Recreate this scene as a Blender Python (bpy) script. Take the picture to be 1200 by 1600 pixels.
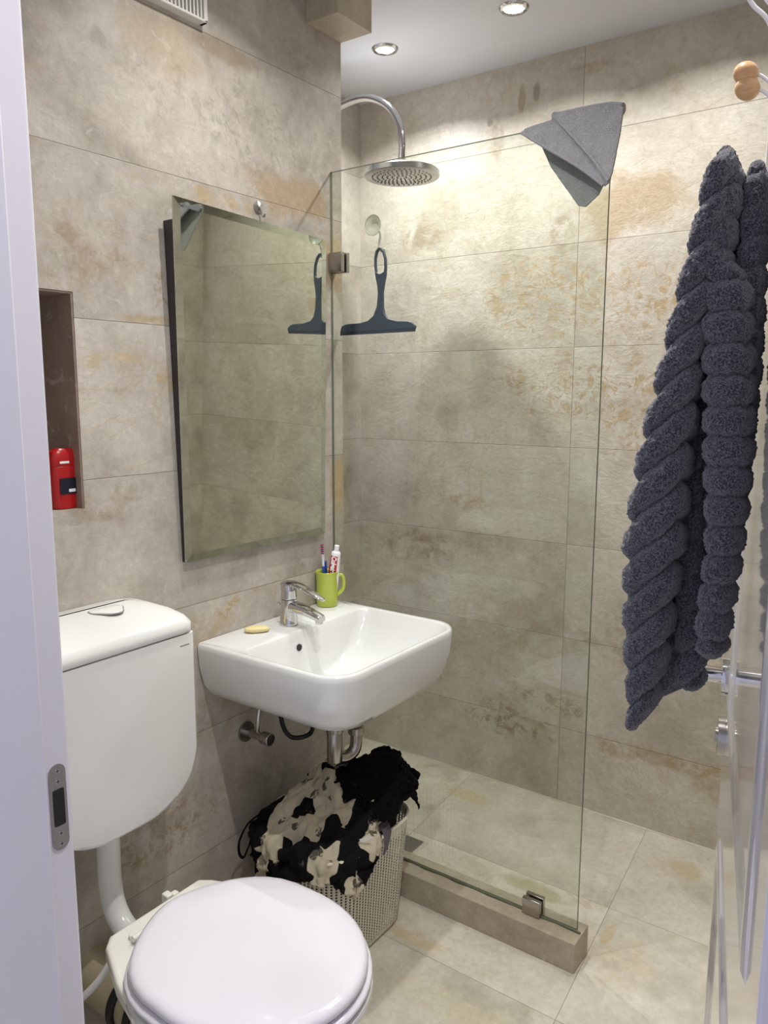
import bpy, bmesh, math, random
import numpy as np
from mathutils import Vector, Matrix, noise as mnoise
for o in list(bpy.data.objects): bpy.data.objects.remove(o)
S = bpy.context.scene; COL = S.collection
PI = math.pi

# ------------------------------------------------------------------ camera
yaw, pitch, roll, fpx = 0.623117, 0.1522386, 0.00214883, 1221.03
fw = Vector((-math.sin(yaw)*math.cos(pitch), math.cos(yaw)*math.cos(pitch), -math.sin(pitch)))
rt = Vector((math.cos(yaw), math.sin(yaw), 0)); up = rt.cross(fw)
r2 = rt*math.cos(roll)+up*math.sin(roll); u2 = up*math.cos(roll)-rt*math.sin(roll)
cd = bpy.data.cameras.new('camera'); cam = bpy.data.objects.new('camera', cd); COL.objects.link(cam)
cam.matrix_world = Matrix(((r2.x, u2.x, -fw.x, 0), (r2.y, u2.y, -fw.y, 0), (r2.z, u2.z, -fw.z, 1.38), (0, 0, 0, 1)))
cd.sensor_fit = 'HORIZONTAL'; cd.sensor_width = 36; cd.lens = fpx/1200*36
cd.clip_start = 0.02; cd.clip_end = 50
S.camera = cam

# ------------------------------------------------------------------ light
W = bpy.data.worlds.new('hallway_daylight'); S.world = W; W.use_nodes = True
bg = W.node_tree.nodes['Background']; bg.inputs[0].default_value = (0.60, 0.62, 0.80, 1); bg.inputs[1].default_value = 0.95
S.view_settings.view_transform = 'Standard'; S.view_settings.look = 'None'
S.view_settings.gamma = 1; S.view_settings.use_curve_mapping = False; S.view_settings.exposure = 0.04
LIGHTS = [(-1.473, 2.05, 7.6), (-1.045, 2.044, 3.9), (-0.60, 2.044, 3.8), (-1.0, 1.2, 4.6), (-0.42, 0.82, 7.5)]
CEIL = 2.397
for i, (x, y, p) in enumerate(LIGHTS):
    l = bpy.data.lights.new('downlight_lamp', 'AREA'); l.shape = 'DISK'; l.size = 0.034; l.energy = p
    l.color = (1.0, 0.98, 0.95) if i else (0.96, 0.975, 1.0); l.spread = math.radians(142 if y > 2 else 130)
    lo = bpy.data.objects.new('downlight_lamp', l); COL.objects.link(lo); lo.location = (x, y, CEIL-0.012)

# ------------------------------------------------------------------ node helpers
def srgb(*c):
    c = [v/255 for v in c]
    return tuple((v/12.92 if v <= .04045 else ((v+.055)/1.055)**2.4) for v in c)+(1,)
class NT:
    def __init__(s, name):
        s.m = bpy.data.materials.new(name); s.m.use_nodes = True; s.t = s.m.node_tree; s.t.nodes.clear()
        s.out = s.t.nodes.new('ShaderNodeOutputMaterial')
    def n(s, typ, **kw):
        x = s.t.nodes.new('ShaderNode'+typ)
        for k, v in kw.items(): setattr(x, k, v)
        return x
    def put(s, sock, v):
        if isinstance(v, bpy.types.NodeSocket): s.t.links.new(v, sock)
        elif v is not None: sock.default_value = v
    def math(s, op, a, b=None, c=None, clamp=False):
        x = s.n('Math', operation=op, use_clamp=clamp); s.put(x.inputs[0], a); s.put(x.inputs[1], b); s.put(x.inputs[2], c); return x.outputs[0]
    def vmath(s, op, a, b=None):
        x = s.n('VectorMath', operation=op); s.put(x.inputs[0], a); s.put(x.inputs[1], b); return x.outputs[0]
    def mix(s, f, a, b, blend='MIX'):
        x = s.n('Mix', data_type='RGBA', blend_type=blend); s.put(x.inputs[0], f); s.put(x.inputs[6], a); s.put(x.inputs[7], b); return x.outputs[2]
    def noise(s, vec, scale, detail=4, rough=.5, dist=0):
        x = s.n('TexNoise'); s.put(x.inputs['Vector'], vec); x.inputs['Scale'].default_value = scale
        x.inputs['Detail'].default_value = detail; x.inputs['Roughness'].default_value = rough; x.inputs['Distortion'].default_value = dist
        return x.outputs['Fac']
    def smooth(s, v, a, b):
        x = s.n('MapRange', interpolation_type='SMOOTHSTEP'); s.put(x.inputs[0], v)
        x.inputs[1].default_value = a; x.inputs[2].default_value = b; return x.outputs[0]
    def ramp(s, v, stops):
        x = s.n('ValToRGB'); s.put(x.inputs[0], v); e = x.color_ramp.elements
        while len(e) < len(stops): e.new(.5)
        for q, (p, c) in zip(e, stops): q.position = p; q.color = c
        return x.outputs[0]
    def bump(s, h, strength, dist):
        x = s.n('Bump'); s.put(x.inputs['Height'], h); x.inputs['Strength'].default_value = strength; x.inputs['Distance'].default_value = dist; return x.outputs[0]
    def bsdf(s, color, rough=.5, metal=0, normal=None, coat=0, spec=.5, ior=None, sss=0, sheen=0):
        x = s.n('BsdfPrincipled'); s.put(x.inputs['Base Color'], color); s.put(x.inputs['Roughness'], rough); s.put(x.inputs['Metallic'], metal)
        x.inputs['Specular IOR Level'].default_value = spec; x.inputs['Coat Weight'].default_value = coat; x.inputs['Coat Roughness'].default_value = .04
        if ior: x.inputs['IOR'].default_value = ior
        if sheen: x.inputs['Sheen Weight'].default_value = sheen; x.inputs['Sheen Roughness'].default_value = .5
        if normal is not None: s.put(x.inputs['Normal'], normal)
        return x.outputs[0]
    def end(s, sh): s.t.links.new(sh, s.out.inputs[0]); return s.m
def simple(name, col, rough=.4, metal=0, coat=0, spec=.5, bumpy=None, sheen=0):
    k = NT(name); nrm = None
    if bumpy:
        tc = k.n('TexCoord').outputs['Object']; nrm = k.bump(k.noise(tc, bumpy[0], 4), bumpy[1], bumpy[2])
    return k.end(k.bsdf(col, rough, metal, nrm, coat, spec, sheen=sheen))

def stone(name, ua, u0, us, va, v0, vs, skew=0, stains=(), lo=(150,142,126), mid=(186,176,158), hi=(208,201,186), ochre=.5, relief=.5, rough=.42, seed=0):
    k = NT(name)
    pos = k.n('NewGeometry').outputs['Position']
    sp = k.n('SeparateXYZ'); k.put(sp.inputs[0], pos)
    ax = {'x': sp.outputs[0], 'y': sp.outputs[1], 'z': sp.outputs[2]}
    u = ax[ua]; v = ax[va]
    if skew: u = k.math('MULTIPLY_ADD', k.math('SUBTRACT', v, 1.92), skew, u)
    uu = k.math('DIVIDE', k.math('SUBTRACT', u, u0), us); vv = k.math('DIVIDE', k.math('SUBTRACT', v, v0), vs)
    iu = k.math('FLOOR', uu); iv = k.math('FLOOR', vv)
    cb = k.n('CombineXYZ'); k.put(cb.inputs[0], iu); k.put(cb.inputs[1], iv); cb.inputs[2].default_value = seed
    wn = k.n('TexWhiteNoise', noise_dimensions='3D'); k.put(wn.inputs['Vector'], cb.outputs[0])
    off = k.vmath('MULTIPLY', wn.outputs['Color'], (9.0, 7.0, 5.0))
    p = k.vmath('ADD', pos, off)
    c1 = k.noise(p, 2.2, 9, .62, .9); c2 = k.noise(p, 9, 7, .6, .5); c3 = k.noise(p, 60, 5, .7)
    cloud = k.math('ADD', k.math('MULTIPLY', c1, .62), k.math('MULTIPLY', c2, .38))
    strk = k.noise(k.vmath('MULTIPLY', p, (1, 1, 1.5)), 16, 9, .72, .9)
    col = k.ramp(cloud, [(.36, srgb(*lo)), (.47, srgb(*mid)), (.60, srgb(*hi))])
    tv = k.math('MULTIPLY_ADD', wn.outputs['Value'], .14, .93)
    tvc = k.n('CombineColor'); [k.put(tvc.inputs[i], tv) for i in range(3)]
    col = k.mix(1, col, tvc.outputs[0], 'MULTIPLY')
    # ochre veins that run through the slate print
    vein = k.math('ABSOLUTE', k.math('SUBTRACT', k.noise(p, 3.1, 8, .6, 1.6), .5))
    vm = k.math('MULTIPLY', k.smooth(vein, .016, .0), k.smooth(k.noise(p, 1.7, 3), .5, .62))
    col = k.mix(k.math('MULTIPLY', vm, ochre), col, srgb(178, 146, 98))
    patch = k.math('MULTIPLY', k.smooth(k.noise(k.vmath('ADD', p, (3, 8, 1)), 2.6, 7, .62, .7), .60, .68), ochre*.75)
    col = k.mix(patch, col, srgb(176, 158, 128))
    wob = k.math('MULTIPLY', k.math('SUBTRACT', k.noise(pos, 9, 8, .68, .4), .5), 2.3)
    spk = k.smooth(k.noise(pos, 30, 7, .68, 1.0), .46, .62)
    blot = k.smooth(k.noise(pos, 13, 8, .68, .6), .38, .60)
    for (pu, pv, ru, rv, kind, rgb, st) in stains:
        du = k.math('DIVIDE', k.math('SUBTRACT', ax[ua], pu), ru); dv = k.math('DIVIDE', k.math('SUBTRACT', ax[va], pv), rv)
        d = k.math('SQRT', k.math('ADD', k.math('MULTIPLY', du, du), k.math('MULTIPLY', dv, dv)))
        m = k.smooth(k.math('ADD', d, wob), 1.15, .55)
        if kind == 's': m = k.math('MULTIPLY', m, spk)
        if kind == 'b': m = k.math('MULTIPLY', m, blot)
        col = k.mix(k.math('MULTIPLY', m, st), col, srgb(*rgb))
    col = k.mix(k.math('MULTIPLY', k.smooth(strk, .56, .68), .35*(1 if relief > .2 else .4)), col, srgb(168, 152, 124))
    col = k.mix(k.math('MULTIPLY', k.smooth(strk, .44, .34), .30), col, srgb(222, 217, 206))
    fine = k.ramp(c3, [(.3, (.82, .82, .82, 1)), (.7, (1.10, 1.10, 1.10, 1))])
    col = k.mix(.7, col, fine, 'MULTIPLY')
    def edge(x, s, w):
        f = k.math('FRACT', x); f = k.math('MINIMUM', f, k.math('SUBTRACT', 1, f))
        return k.smooth(k.math('MULTIPLY', f, s), w, w*.35)
    jm = k.math('MAXIMUM', edge(uu, us, .0013), edge(vv, vs, .0013))
    col = k.mix(k.math('MULTIPLY', jm, .55), col, srgb(96, 86, 70))
    ridge = k.math('ABSOLUTE', k.math('SUBTRACT', k.noise(k.vmath('MULTIPLY', p, (1.0, 1.0, 1.5)), 8, 10, .68, .7), .5))
    h = k.math('ADD', k.math('MULTIPLY', ridge, 1.2), k.math('MULTIPLY', c3, .30))
    h = k.math('ADD', h, k.math('MULTIPLY', strk, .8))
    h = k.math('SUBTRACT', h, k.math('MULTIPLY', jm, .8))
    nb = k.bump(h, relief, .006)
    rg = k.math('MULTIPLY_ADD', c2, .25, rough-.1)
    return k.end(k.bsdf(col, rg, 0, nb, 0, .45))

M = {}
BR = (158, 139, 112); OC = (180, 157, 120); GR = (150, 143, 130); YE = (194, 174, 132); DK = (126, 115, 100)
M['stone_left'] = stone('stone_tile_left', 'y', -.55, 1.26, 'z', .262, .3145, seed=3, lo=(156,148,137), mid=(183,175,164), hi=(202,195,184), ochre=.3, relief=.35, rough=.5, stains=[
    (.94, 1.66, .11, .09, 'b', BR, .75), (1.30, 2.13, .16, .025, '', BR, .6), (1.14, 2.09, .12, .07, '', (184,166,142), .7),
    (1.55, 1.86, .18, .055, '', (172,148,116), .8), (1.30, 1.81, .22, .02, 'b', OC, .8), (1.12, 1.60, .04, .05, 's', BR, .8), (1.09,1.53,.09,.012,'',OC,.6),
    (.99, 1.44, .14, .02, 'b', YE, .7), (1.12, 1.39, .05, .06, 's', YE, .8), (.95, 1.15, .09, .05, 'b', BR, .7),
    (1.42, 1.98, .20, .10, 's', GR, .55), (1.12, 2.0, .12, .10, 's', GR, .45), (.99, 2.05, .02, .02, '', GR, .5), (1.28,.87,.05,.04,'s',OC,.9), (1.21,.83,.10,.05,'b',OC,.6),
    (1.24, .60, .14, .07, 'b', BR, .6), (1.08, .38, .22, .07, 's', BR, .8), (1.70, 1.75, .05, .14, '', (184,156,116), .7), (1.71,1.12,.05,.10,'',(188,160,116),.8)])
M['stone_back'] = stone('stone_tile_back', 'x', -.976, 1.26, 'z', .262, .3145, seed=7, lo=(178,170,154), mid=(198,190,174), hi=(212,206,193), ochre=.3, relief=.5, stains=[
    (-.80, 1.92, .17, .10, '', (178,158,126), .8), (-1.47, 1.96, .09, .14, '', (170,160,138), .6), (-1.56, 1.90, .10, .07, 'b', BR, .7), (-1.03,1.87,.05,.07,'b',BR,.8),
    (-1.12, 1.68, .22, .15, 's', (182,160,124), .9), (-.85, 1.67, .22, .14, 's', (184,162,126), .8), (-1.03, 1.40, .20, .12, 's', (180,158,120), .9), (-.80, 1.36, .17, .17, 's', OC, .85), (-.70,1.66,.1,.12,'s',OC,.7),
    (-1.33, 1.00, .13, .03, 'b', OC, .8), (-1.56, .82, .22, .06, 'b', BR, .8), (-1.33,.86,.30,.05,'b',BR,.5), (-1.43, 1.29, .05, .07, '', GR, .35),
    (-1.18, .24, .20, .07, 's', BR, .8), (-1.0, .34, .16, .05, 's', BR, .7), (-.66, .245, .24, .032, 'b', (172,152,120), .9), (-.50,.20,.06,.06,'b',(174,154,122),.8),
    (-1.18, 2.29, .012, .04, '', BR, .7), (-1.13, 2.30, .012, .03, '', DK, .6), (-1.29, 2.24, .012, .012, '', DK, .6), (-1.27, 2.18, .03, .07, 'b', BR, .6), (-.98, 2.33, .10, .02, 'b', BR, .6),
    (-1.2, .60, .25, .10, 'b', (172,152,120), .5), (-.75, .60, .12, .1, 's', BR, .5)])
M['stone_floor'] = stone('stone_tile_floor', 'x', -1.266, .637, 'y', 1.036, .4445, skew=.085, seed=11, lo=(182,176,158), mid=(208,202,186), hi=(224,219,205), ochre=.3, relief=.12, rough=.36, stains=[
    (-.52, 1.74, .08, .10, 'b', (214,202,172), .8), (-.595, 1.82, .014, .055, 'b', (200,174,126), .8), (-1.0, 1.52, .10, .03, 'b', (204,186,150), .8),
    (-1.22, 2.22, .10, .04, '', (206,190,152), .7), (-.84, 1.88, .12, .03, '', (190,180,148), .8), (-.53, 2.22, .09, .05, 'b', (198,178,140), .7), (-.72,1.38,.2,.06,'',(214,204,176),.6)])
M['stone_trim'] = stone('stone_tile_trim', 'x', -3, 9, 'z', -3, 9, seed=5, lo=(150,138,120), mid=(172,160,140), hi=(190,180,160), ochre=.1, relief=.15)
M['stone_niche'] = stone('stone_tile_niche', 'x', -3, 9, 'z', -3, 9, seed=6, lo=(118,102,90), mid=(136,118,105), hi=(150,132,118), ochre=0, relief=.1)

def glass_mat(name, tint, f0=.045, rough=0.0):
    k = NT(name)
    g = k.n('NewGeometry'); dt = k.n('VectorMath', operation='DOT_PRODUCT'); k.put(dt.inputs[0], g.outputs['Incoming']); k.put(dt.inputs[1], g.outputs['Normal'])
    c = k.math('SUBTRACT', 1, k.math('ABSOLUTE', dt.outputs['Value']), clamp=True)
    f = k.math('MULTIPLY_ADD', k.math('POWER', c, 5), 1-f0, f0)
    tr = k.n('BsdfTransparent'); tr.inputs[0].default_value = tint
    gl = k.n('BsdfGlossy'); gl.inputs['Roughness'].default_value = rough
    mx = k.n('MixShader'); k.put(mx.inputs[0], f); k.t.links.new(tr.outputs[0], mx.inputs[1]); k.t.links.new(gl.outputs[0], mx.inputs[2])
    return k.end(mx.outputs[0])
M['glass'] = glass_mat('shower_glass', (.945, .965, .94, 1))
M['glass_edge'] = simple('glass_edge', srgb(98, 104, 88), .15)
M['mirror'] = simple('mirror_silver', (.76, .77, .67, 1), .02, 1)
M['mirror_bevel'] = simple('mirror_bevel', (.62, .66, .58, 1), .03, 1)
M['dark_board'] = simple('dark_board', srgb(52, 46, 50), .5)
M['ceiling'] = simple('ceiling_paint', srgb(212, 214, 218), .8, bumpy=(3, .15, .01))
M['porcelain'] = simple('porcelain', srgb(228, 228, 226), .08, coat=.6)
M['seat_plastic'] = simple('seat_plastic', srgb(232, 228, 236), .16, coat=.3)
M['cistern_plastic'] = simple('cistern_plastic', srgb(236, 236, 232), .22)
M['cream_plastic'] = simple('cream_plastic', srgb(240, 238, 227), .2)
M['chrome'] = simple('chrome', (.62, .62, .63, 1), .07, 1)
M['chrome_dark'] = simple('chrome_worn', (.42, .40, .37, 1), .22, 1)
M['steel'] = simple('brushed_steel', (.45, .44, .43, 1), .32, 1)
M['black'] = simple('black_rubber', srgb(22, 22, 24), .5)
M['door'] = simple('door_gloss_paint', srgb(196, 192, 194), .09, coat=.6)
M['jamb'] = simple('jamb_paint', srgb(214, 212, 222), .35)
M['white_wire'] = simple('white_wire', srgb(232, 230, 226), .3)
M['white_plastic'] = simple('white_plastic', srgb(230, 228, 222), .35)
M['navy'] = simple('navy_rubber', srgb(44, 56, 72), .45)
M['soap'] = simple('soap', srgb(236, 218, 160), .4)
M['mug'] = simple('mug_glaze', srgb(186, 200, 78), .18, coat=.4)
M['red'] = simple('red_plastic', srgb(178, 26, 28), .28)
M['tube_red'] = simple('tube_red', srgb(196, 24, 34), .3)
M['white_label'] = simple('white_label', srgb(240, 240, 240), .4)
M['blue'] = simple('blue_plastic', srgb(40, 90, 190), .3)
M['green'] = simple('green_plastic', srgb(60, 140, 110), .3)
M['magenta'] = simple('bristle_magenta', srgb(150, 40, 100), .6)
M['lens'] = None
k = NT('lamp_lens'); e = k.n('Emission'); e.inputs[0].default_value = (1, .97, .92, 1); e.inputs[1].default_value = 14; M['lens'] = k.end(e.outputs[0])
k = NT('knob_wood'); tc = k.n('TexCoord').outputs['Object']; sc = k.vmath('MULTIPLY', tc, (1, 1, 4))
M['wood'] = k.end(k.bsdf(k.ramp(k.noise(sc, 60, 4), [(.3, srgb(188, 142, 92)), (.7, srgb(214, 172, 120))]), .35, coat=.3))
def terry(name, a, b, sheen=.4, sc=900, disp=.0015):
    k = NT(name); tc = k.n('TexCoord').outputs['Object']
    n1 = k.noise(tc, sc*.45, 3, .7); n2 = k.noise(tc, 60, 4)
    col = k.ramp(n1, [(.42, srgb(*a)), (.68, srgb(*b))])
    nb = k.bump(k.math('ADD', n1, k.math('MULTIPLY', n2, .4)), .9, disp)
    return k.end(k.bsdf(col, .95, 0, nb, spec=.15, sheen=sheen))
M['terry_dark'] = terry('terry_charcoal', (34, 33, 39), (134, 132, 140), .5, 1300, .0025)  # pale end of the ramp paints speckled highlights, pile catching the light
M['terry_light'] = terry('terry_grey', (140, 140, 144), (184, 184, 188), .3, 1500, .0006)
M['black_cloth'] = terry('black_cotton', (9, 9, 11), (17, 17, 20), .0, 1200, .0004)
M['grey_cloth'] = terry('mauve_cotton', (92, 84, 92), (112, 104, 112), .1, 1200, .0004)
M['pink_cloth'] = terry('skin_pink_cotton', (168, 132, 112), (190, 152, 130), .1, 1200, .0004)
M['blue_cloth'] = terry('pale_blue_cotton', (120, 128, 138), (170, 176, 184), .1, 1200, .0004)
# patchwork print in black and cream, follows the cloth's own uv
k = NT('patchwork_print'); uv = k.n('UVMap').outputs[0]
vo = k.n('TexVoronoi', distance='MANHATTAN'); k.put(vo.inputs['Vector'], k.vmath('ADD', uv, None)); vo.inputs['Scale'].default_value = 8; vo.inputs['Randomness'].default_value = .35
sep = k.n('SeparateColor'); k.put(sep.inputs[0], vo.outputs['Color'])
mk = k.smooth(sep.outputs[0], .47, .475)
v2 = k.n('TexVoronoi'); k.put(v2.inputs['Vector'], uv); v2.inputs['Scale'].default_value = 11
mot = k.math('MULTIPLY', k.smooth(v2.outputs['Distance'], .32, .26), k.smooth(k.noise(uv, 40, 4, .6), .42, .5))
cream = k.mix(k.math('MULTIPLY', mot, .85), srgb(206, 196, 172), srgb(34, 32, 34))
dark = k.mix(k.math('MULTIPLY', k.smooth(v2.outputs['Distance'], .24, .18), k.smooth(k.noise(uv, 36, 4, .6), .5, .56)), srgb(16, 15, 18), srgb(84, 82, 84))
M['print'] = k.end(k.bsdf(k.mix(mk, dark, cream), .85, spec=.2))
# basket: moulded ribs with rows of small real openings
k = NT('basket_lattice'); uv = k.n('UVMap').outputs[0]; sp = k.n('SeparateXYZ'); k.put(sp.inputs[0], uv)
fu = k.math('FRACT', k.math('DIVIDE', sp.outputs[0], .0124)); fv = k.math('FRACT', k.math('DIVIDE', sp.outputs[1], .0078))
hu = k.smooth(k.math('ABSOLUTE', k.math('SUBTRACT', fu, .5)), .21, .17); hv = k.smooth(k.math('ABSOLUTE', k.math('SUBTRACT', fv, .5)), .36, .30)
band = k.math('MULTIPLY', k.smooth(sp.outputs[1], .02, .021), k.smooth(sp.outputs[1], .276, .275))
hole = k.math('MULTIPLY', k.math('MULTIPLY', hu, hv), band)
ribh = k.smooth(k.math('ABSOLUTE', k.math('SUBTRACT', fu, .5)), .2, .5)
b = k.bsdf(srgb(236, 231, 214), .5, 0, k.bump(ribh, .9, .003), spec=.3)
tr = k.n('BsdfTransparent'); mx = k.n('MixShader'); k.put(mx.inputs[0], hole); k.t.links.new(b, mx.inputs[1]); k.t.links.new(tr.outputs[0], mx.inputs[2])
M['basket'] = k.end(mx.outputs[0])
M['basket_plain'] = simple('basket_plastic', srgb(236, 231, 214), .5)
M['basket_inner'] = simple('basket_liner', srgb(70, 62, 54), .9)

# ------------------------------------------------------------------ mesh helpers
def link(name, me, mats, parent=None, smooth=True):
    o = bpy.data.objects.new(name, me); COL.objects.link(o)
    for m in (mats if isinstance(mats, (list, tuple)) else [mats]): me.materials.append(m)
    if smooth:
        for p in me.polygons: p.use_smooth = True
    if parent is not None:
        o.parent = parent
        o.matrix_parent_inverse = Matrix.Translation(parent.location).inverted()
    return o
def fin(name, bm, mats, parent=None, smooth=True, bevel=0, seg=2, angle=None, subsurf=0, autos=35):
    bmesh.ops.recalc_face_normals(bm, faces=bm.faces)
    me = bpy.data.meshes.new(name); bm.to_mesh(me); bm.free()
    o = link(name, me, mats, parent, smooth)
    if bevel:
        b = o.modifiers.new('bevel', 'BEVEL'); b.width = bevel; b.segments = seg; b.limit_method = 'ANGLE'; b.angle_limit = math.radians(angle or 35)
    if subsurf:
        s = o.modifiers.new('sub', 'SUBSURF'); s.levels = subsurf; s.render_levels = subsurf
    if smooth and autos and not subsurf:
        try: me.set_sharp_from_angle(angle=math.radians(autos))
        except Exception: pass
    return o
def tag(o, label, cat, group=None, kind=None):
    o['label'] = label; o['category'] = cat
    if group: o['group'] = group
    if kind: o['kind'] = kind
    return o
def thing(name, loc, label, cat, group=None):
    o = bpy.data.objects.new(name, None); COL.objects.link(o); o.location = loc; o.empty_display_size = .05
    return tag(o, label, cat, group)
def struct(o): o['kind'] = 'structure'; return o
def box(bm, x0, y0, z0, x1, y1, z1, mi=0):
    vs = [bm.verts.new(p) for p in [(x0,y0,z0),(x1,y0,z0),(x1,y1,z0),(x0,y1,z0),(x0,y0,z1),(x1,y0,z1),(x1,y1,z1),(x0,y1,z1)]]
    fs = [bm.faces.new([vs[i] for i in f]) for f in [(0,3,2,1),(4,5,6,7),(0,1,5,4),(1,2,6,5),(2,3,7,6),(3,0,4,7)]]
    for f in fs: f.material_index = mi
    return vs
def cyl(bm, c, r, h, seg=32, axis='z', r2=None, mi=0):
    rot = {'z': Matrix(), 'x': Matrix.Rotation(PI/2, 4, 'Y'), 'y': Matrix.Rotation(PI/2, 4, 'X')}[axis]
    g = bmesh.ops.create_cone(bm, cap_ends=True, segments=seg, radius1=r, radius2=r if r2 is None else r2, depth=h, matrix=Matrix.Translation(c) @ rot)
    for v in g['verts']:
        for f in v.link_faces: f.material_index = mi
def loft(bm, rings, cap=(True, True), mi=0, closed=True):
    R = [[bm.verts.new(p) for p in r] for r in rings]; n = len(R[0])
    for a, b in zip(R, R[1:]):
        for i in range(n if closed else n-1):
            j = (i+1) % n; f = bm.faces.new((a[i], a[j], b[j], b[i])); f.material_index = mi
    if cap[0]: bm.faces.new(list(reversed(R[0]))).material_index = mi
    if cap[1]: bm.faces.new(R[-1]).material_index = mi
    return R
def smoothpath(pts, n=8):
    P = [Vector(p) for p in pts]; out = []
    for i in range(len(P)-1):
        p0 = P[max(i-1, 0)]; p1 = P[i]; p2 = P[i+1]; p3 = P[min(i+2, len(P)-1)]
        for s in range(n):
            t = s/n; out.append(.5*((2*p1)+(p2-p0)*t+(2*p0-5*p1+4*p2-p3)*t*t+(3*p1-p0-3*p2+p3)*t**3))
    out.append(P[-1]); return out
def tube(bm, pts, r, seg=16, n=8, mi=0, caps=True, flat=1.0):
    P = smoothpath(pts, n) if n else [Vector(p) for p in pts]
    rings = []; T = (P[1]-P[0]).normalized(); N = T.orthogonal().normalized()
    for i, p in enumerate(P):
        T2 = (P[min(i+1, len(P)-1)]-P[max(i-1, 0)]).normalized()
        q = T.rotation_difference(T2); N = (q @ N).normalized(); T = T2; B = T.cross(N)
        rr = r(i/(len(P)-1)) if callable(r) else r
        rings.append([p+(N*math.cos(a)+B*math.sin(a)*flat)*rr for a in [2*PI*s/seg for s in range(seg)]])
    loft(bm, rings, (caps, caps), mi)
def lathe(bm, prof, c=(0,0,0), seg=40, mi=0, mat=None):
    rings = [[Vector((r*math.cos(2*PI*s/seg), r*math.sin(2*PI*s/seg), z)) for s in range(seg)] for r, z in prof]
    mt = mat or Matrix.Translation(c)
    rings = [[mt @ p for p in q] for q in rings]
    loft(bm, rings, (False, False), mi)
def rrect(x0, x1, y0, y1, r, n=8):
    pts = []
    for cx, cy, a0 in ((x1-r, y1-r, 0), (x0+r, y1-r, PI/2), (x0+r, y0+r, PI), (x1-r, y0+r, 3*PI/2)):
        for i in range(n+1):
            a = a0+PI/2*i/n; pts.append((cx+r*math.cos(a), cy+r*math.sin(a)))
    return pts
def prism(bm, poly, axis, a, b, mi=0):   # polygon extruded along an axis
    def P(u, v, w): return {'x': (w, u, v), 'y': (u, w, v), 'z': (u, v, w)}[axis]
    A = [bm.verts.new(P(u, v, a)) for u, v in poly]; B = [bm.verts.new(P(u, v, b)) for u, v in poly]
    n = len(poly); fs = [bm.faces.new(A), bm.faces.new(list(reversed(B)))]
    for i in range(n): j = (i+1) % n; fs.append(bm.faces.new((A[j], A[i], B[i], B[j])))
    for f in fs: f.material_index = mi
def text_mesh(name, body, size, mat, matrix, parent=None, extrude=.0003, shear=0, bold=0):
    cu = bpy.data.curves.new(name, 'FONT'); cu.body = body; cu.size = size; cu.extrude = extrude; cu.align_x = 'CENTER'; cu.align_y = 'CENTER'; cu.shear = shear; cu.offset = bold
    t = bpy.data.objects.new('tmp', cu); COL.objects.link(t)
    bpy.context.view_layer.update()
    me = bpy.data.meshes.new_from_object(t.evaluated_get(bpy.context.evaluated_depsgraph_get())); bpy.data.objects.remove(t)
    me.transform(matrix); return link(name, me, mat, parent, False)

XL, XR, YB, YF = -1.386, -0.01, 2.378, .485
XS, YE_ = -1.817, 1.729   # shower recess wall, end of the mirror wall

# ------------------------------------------------------------------ room shell
bm = bmesh.new(); box(bm, -2.1, -1.2, -.08, 1.0, 2.6, 0); struct(fin('floor', bm, M['stone_floor'], smooth=False))
bm = bmesh.new(); box(bm, -2.1, .33, CEIL, .3, 2.6, CEIL+.08); struct(fin('ceiling', bm, M['ceiling'], smooth=False))
bm = bmesh.new(); box(bm, -2.1, YB, 0, .3, YB+.1, CEIL); struct(fin('wall_back', bm, M['stone_back'], smooth=False))
bm = bmesh.new()                                     # mirror wall with its niche opening and end face
N0, N1, NZ0, NZ1, ND = .62, .905, 1.149, 1.569, XL-.22
box(bm, XL-.25, .33, 0, XL, YE_, NZ0); box(bm, XL-.25, .33, NZ1, XL, YE_, CEIL)
box(bm, XL-.25, .33, NZ0, XL, N0, NZ1); box(bm, XL-.25, N1, NZ0, XL, YE_, NZ1)
struct(fin('wall_left', bm, M['stone_left'], smooth=False))
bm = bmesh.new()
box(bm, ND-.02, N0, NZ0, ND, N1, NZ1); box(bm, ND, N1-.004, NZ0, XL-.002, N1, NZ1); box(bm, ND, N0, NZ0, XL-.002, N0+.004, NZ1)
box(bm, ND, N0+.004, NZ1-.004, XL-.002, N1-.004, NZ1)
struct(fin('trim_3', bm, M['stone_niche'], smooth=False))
bm = bmesh.new(); box(bm, XS-.1, YE_-.01, 0, XS, YB, CEIL); struct(fin('wall_shower', bm, M['stone_left'], smooth=False))
bm = bmesh.new(); box(bm, XR, .33, 0, XR+.1, YB, CEIL); struct(fin('wall_right', bm, M['stone_left'], smooth=False))
JL, JR = -.80, -.052
bm = bmesh.new(); box(bm, -1.7, .33, 0, JL-.04, YF-.012, CEIL); box(bm, JL-.04, .33, 2.12, JR+.02, YF-.012, CEIL)
struct(fin('wall_front', bm, M['ceiling'], smooth=False))
# left jamb: rebated board with rounded room side edge
bm = bmesh.new(); prism(bm, [(JL-.04, .30), (JL+.014, .30), (JL+.014, .446), (JL+.002, .449), (JL, .452), (JL, YF-.006), (JL-.004, YF), (JL-.04, YF)], 'z', 0, 2.12)
fr = struct(fin('door_1', bm, M['jamb'], bevel=.002))
bm = bmesh.new(); box(bm, JR, .392, 0, XR, .43, 2.12); fin('jamb_right', bm, M['jamb'], fr, bevel=.003)
bm = bmesh.new(); box(bm, JL-.04, .30, 2.06, XR, .445, 2.12); fin('jamb_head', bm, M['jamb'], fr, bevel=.003)
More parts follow.
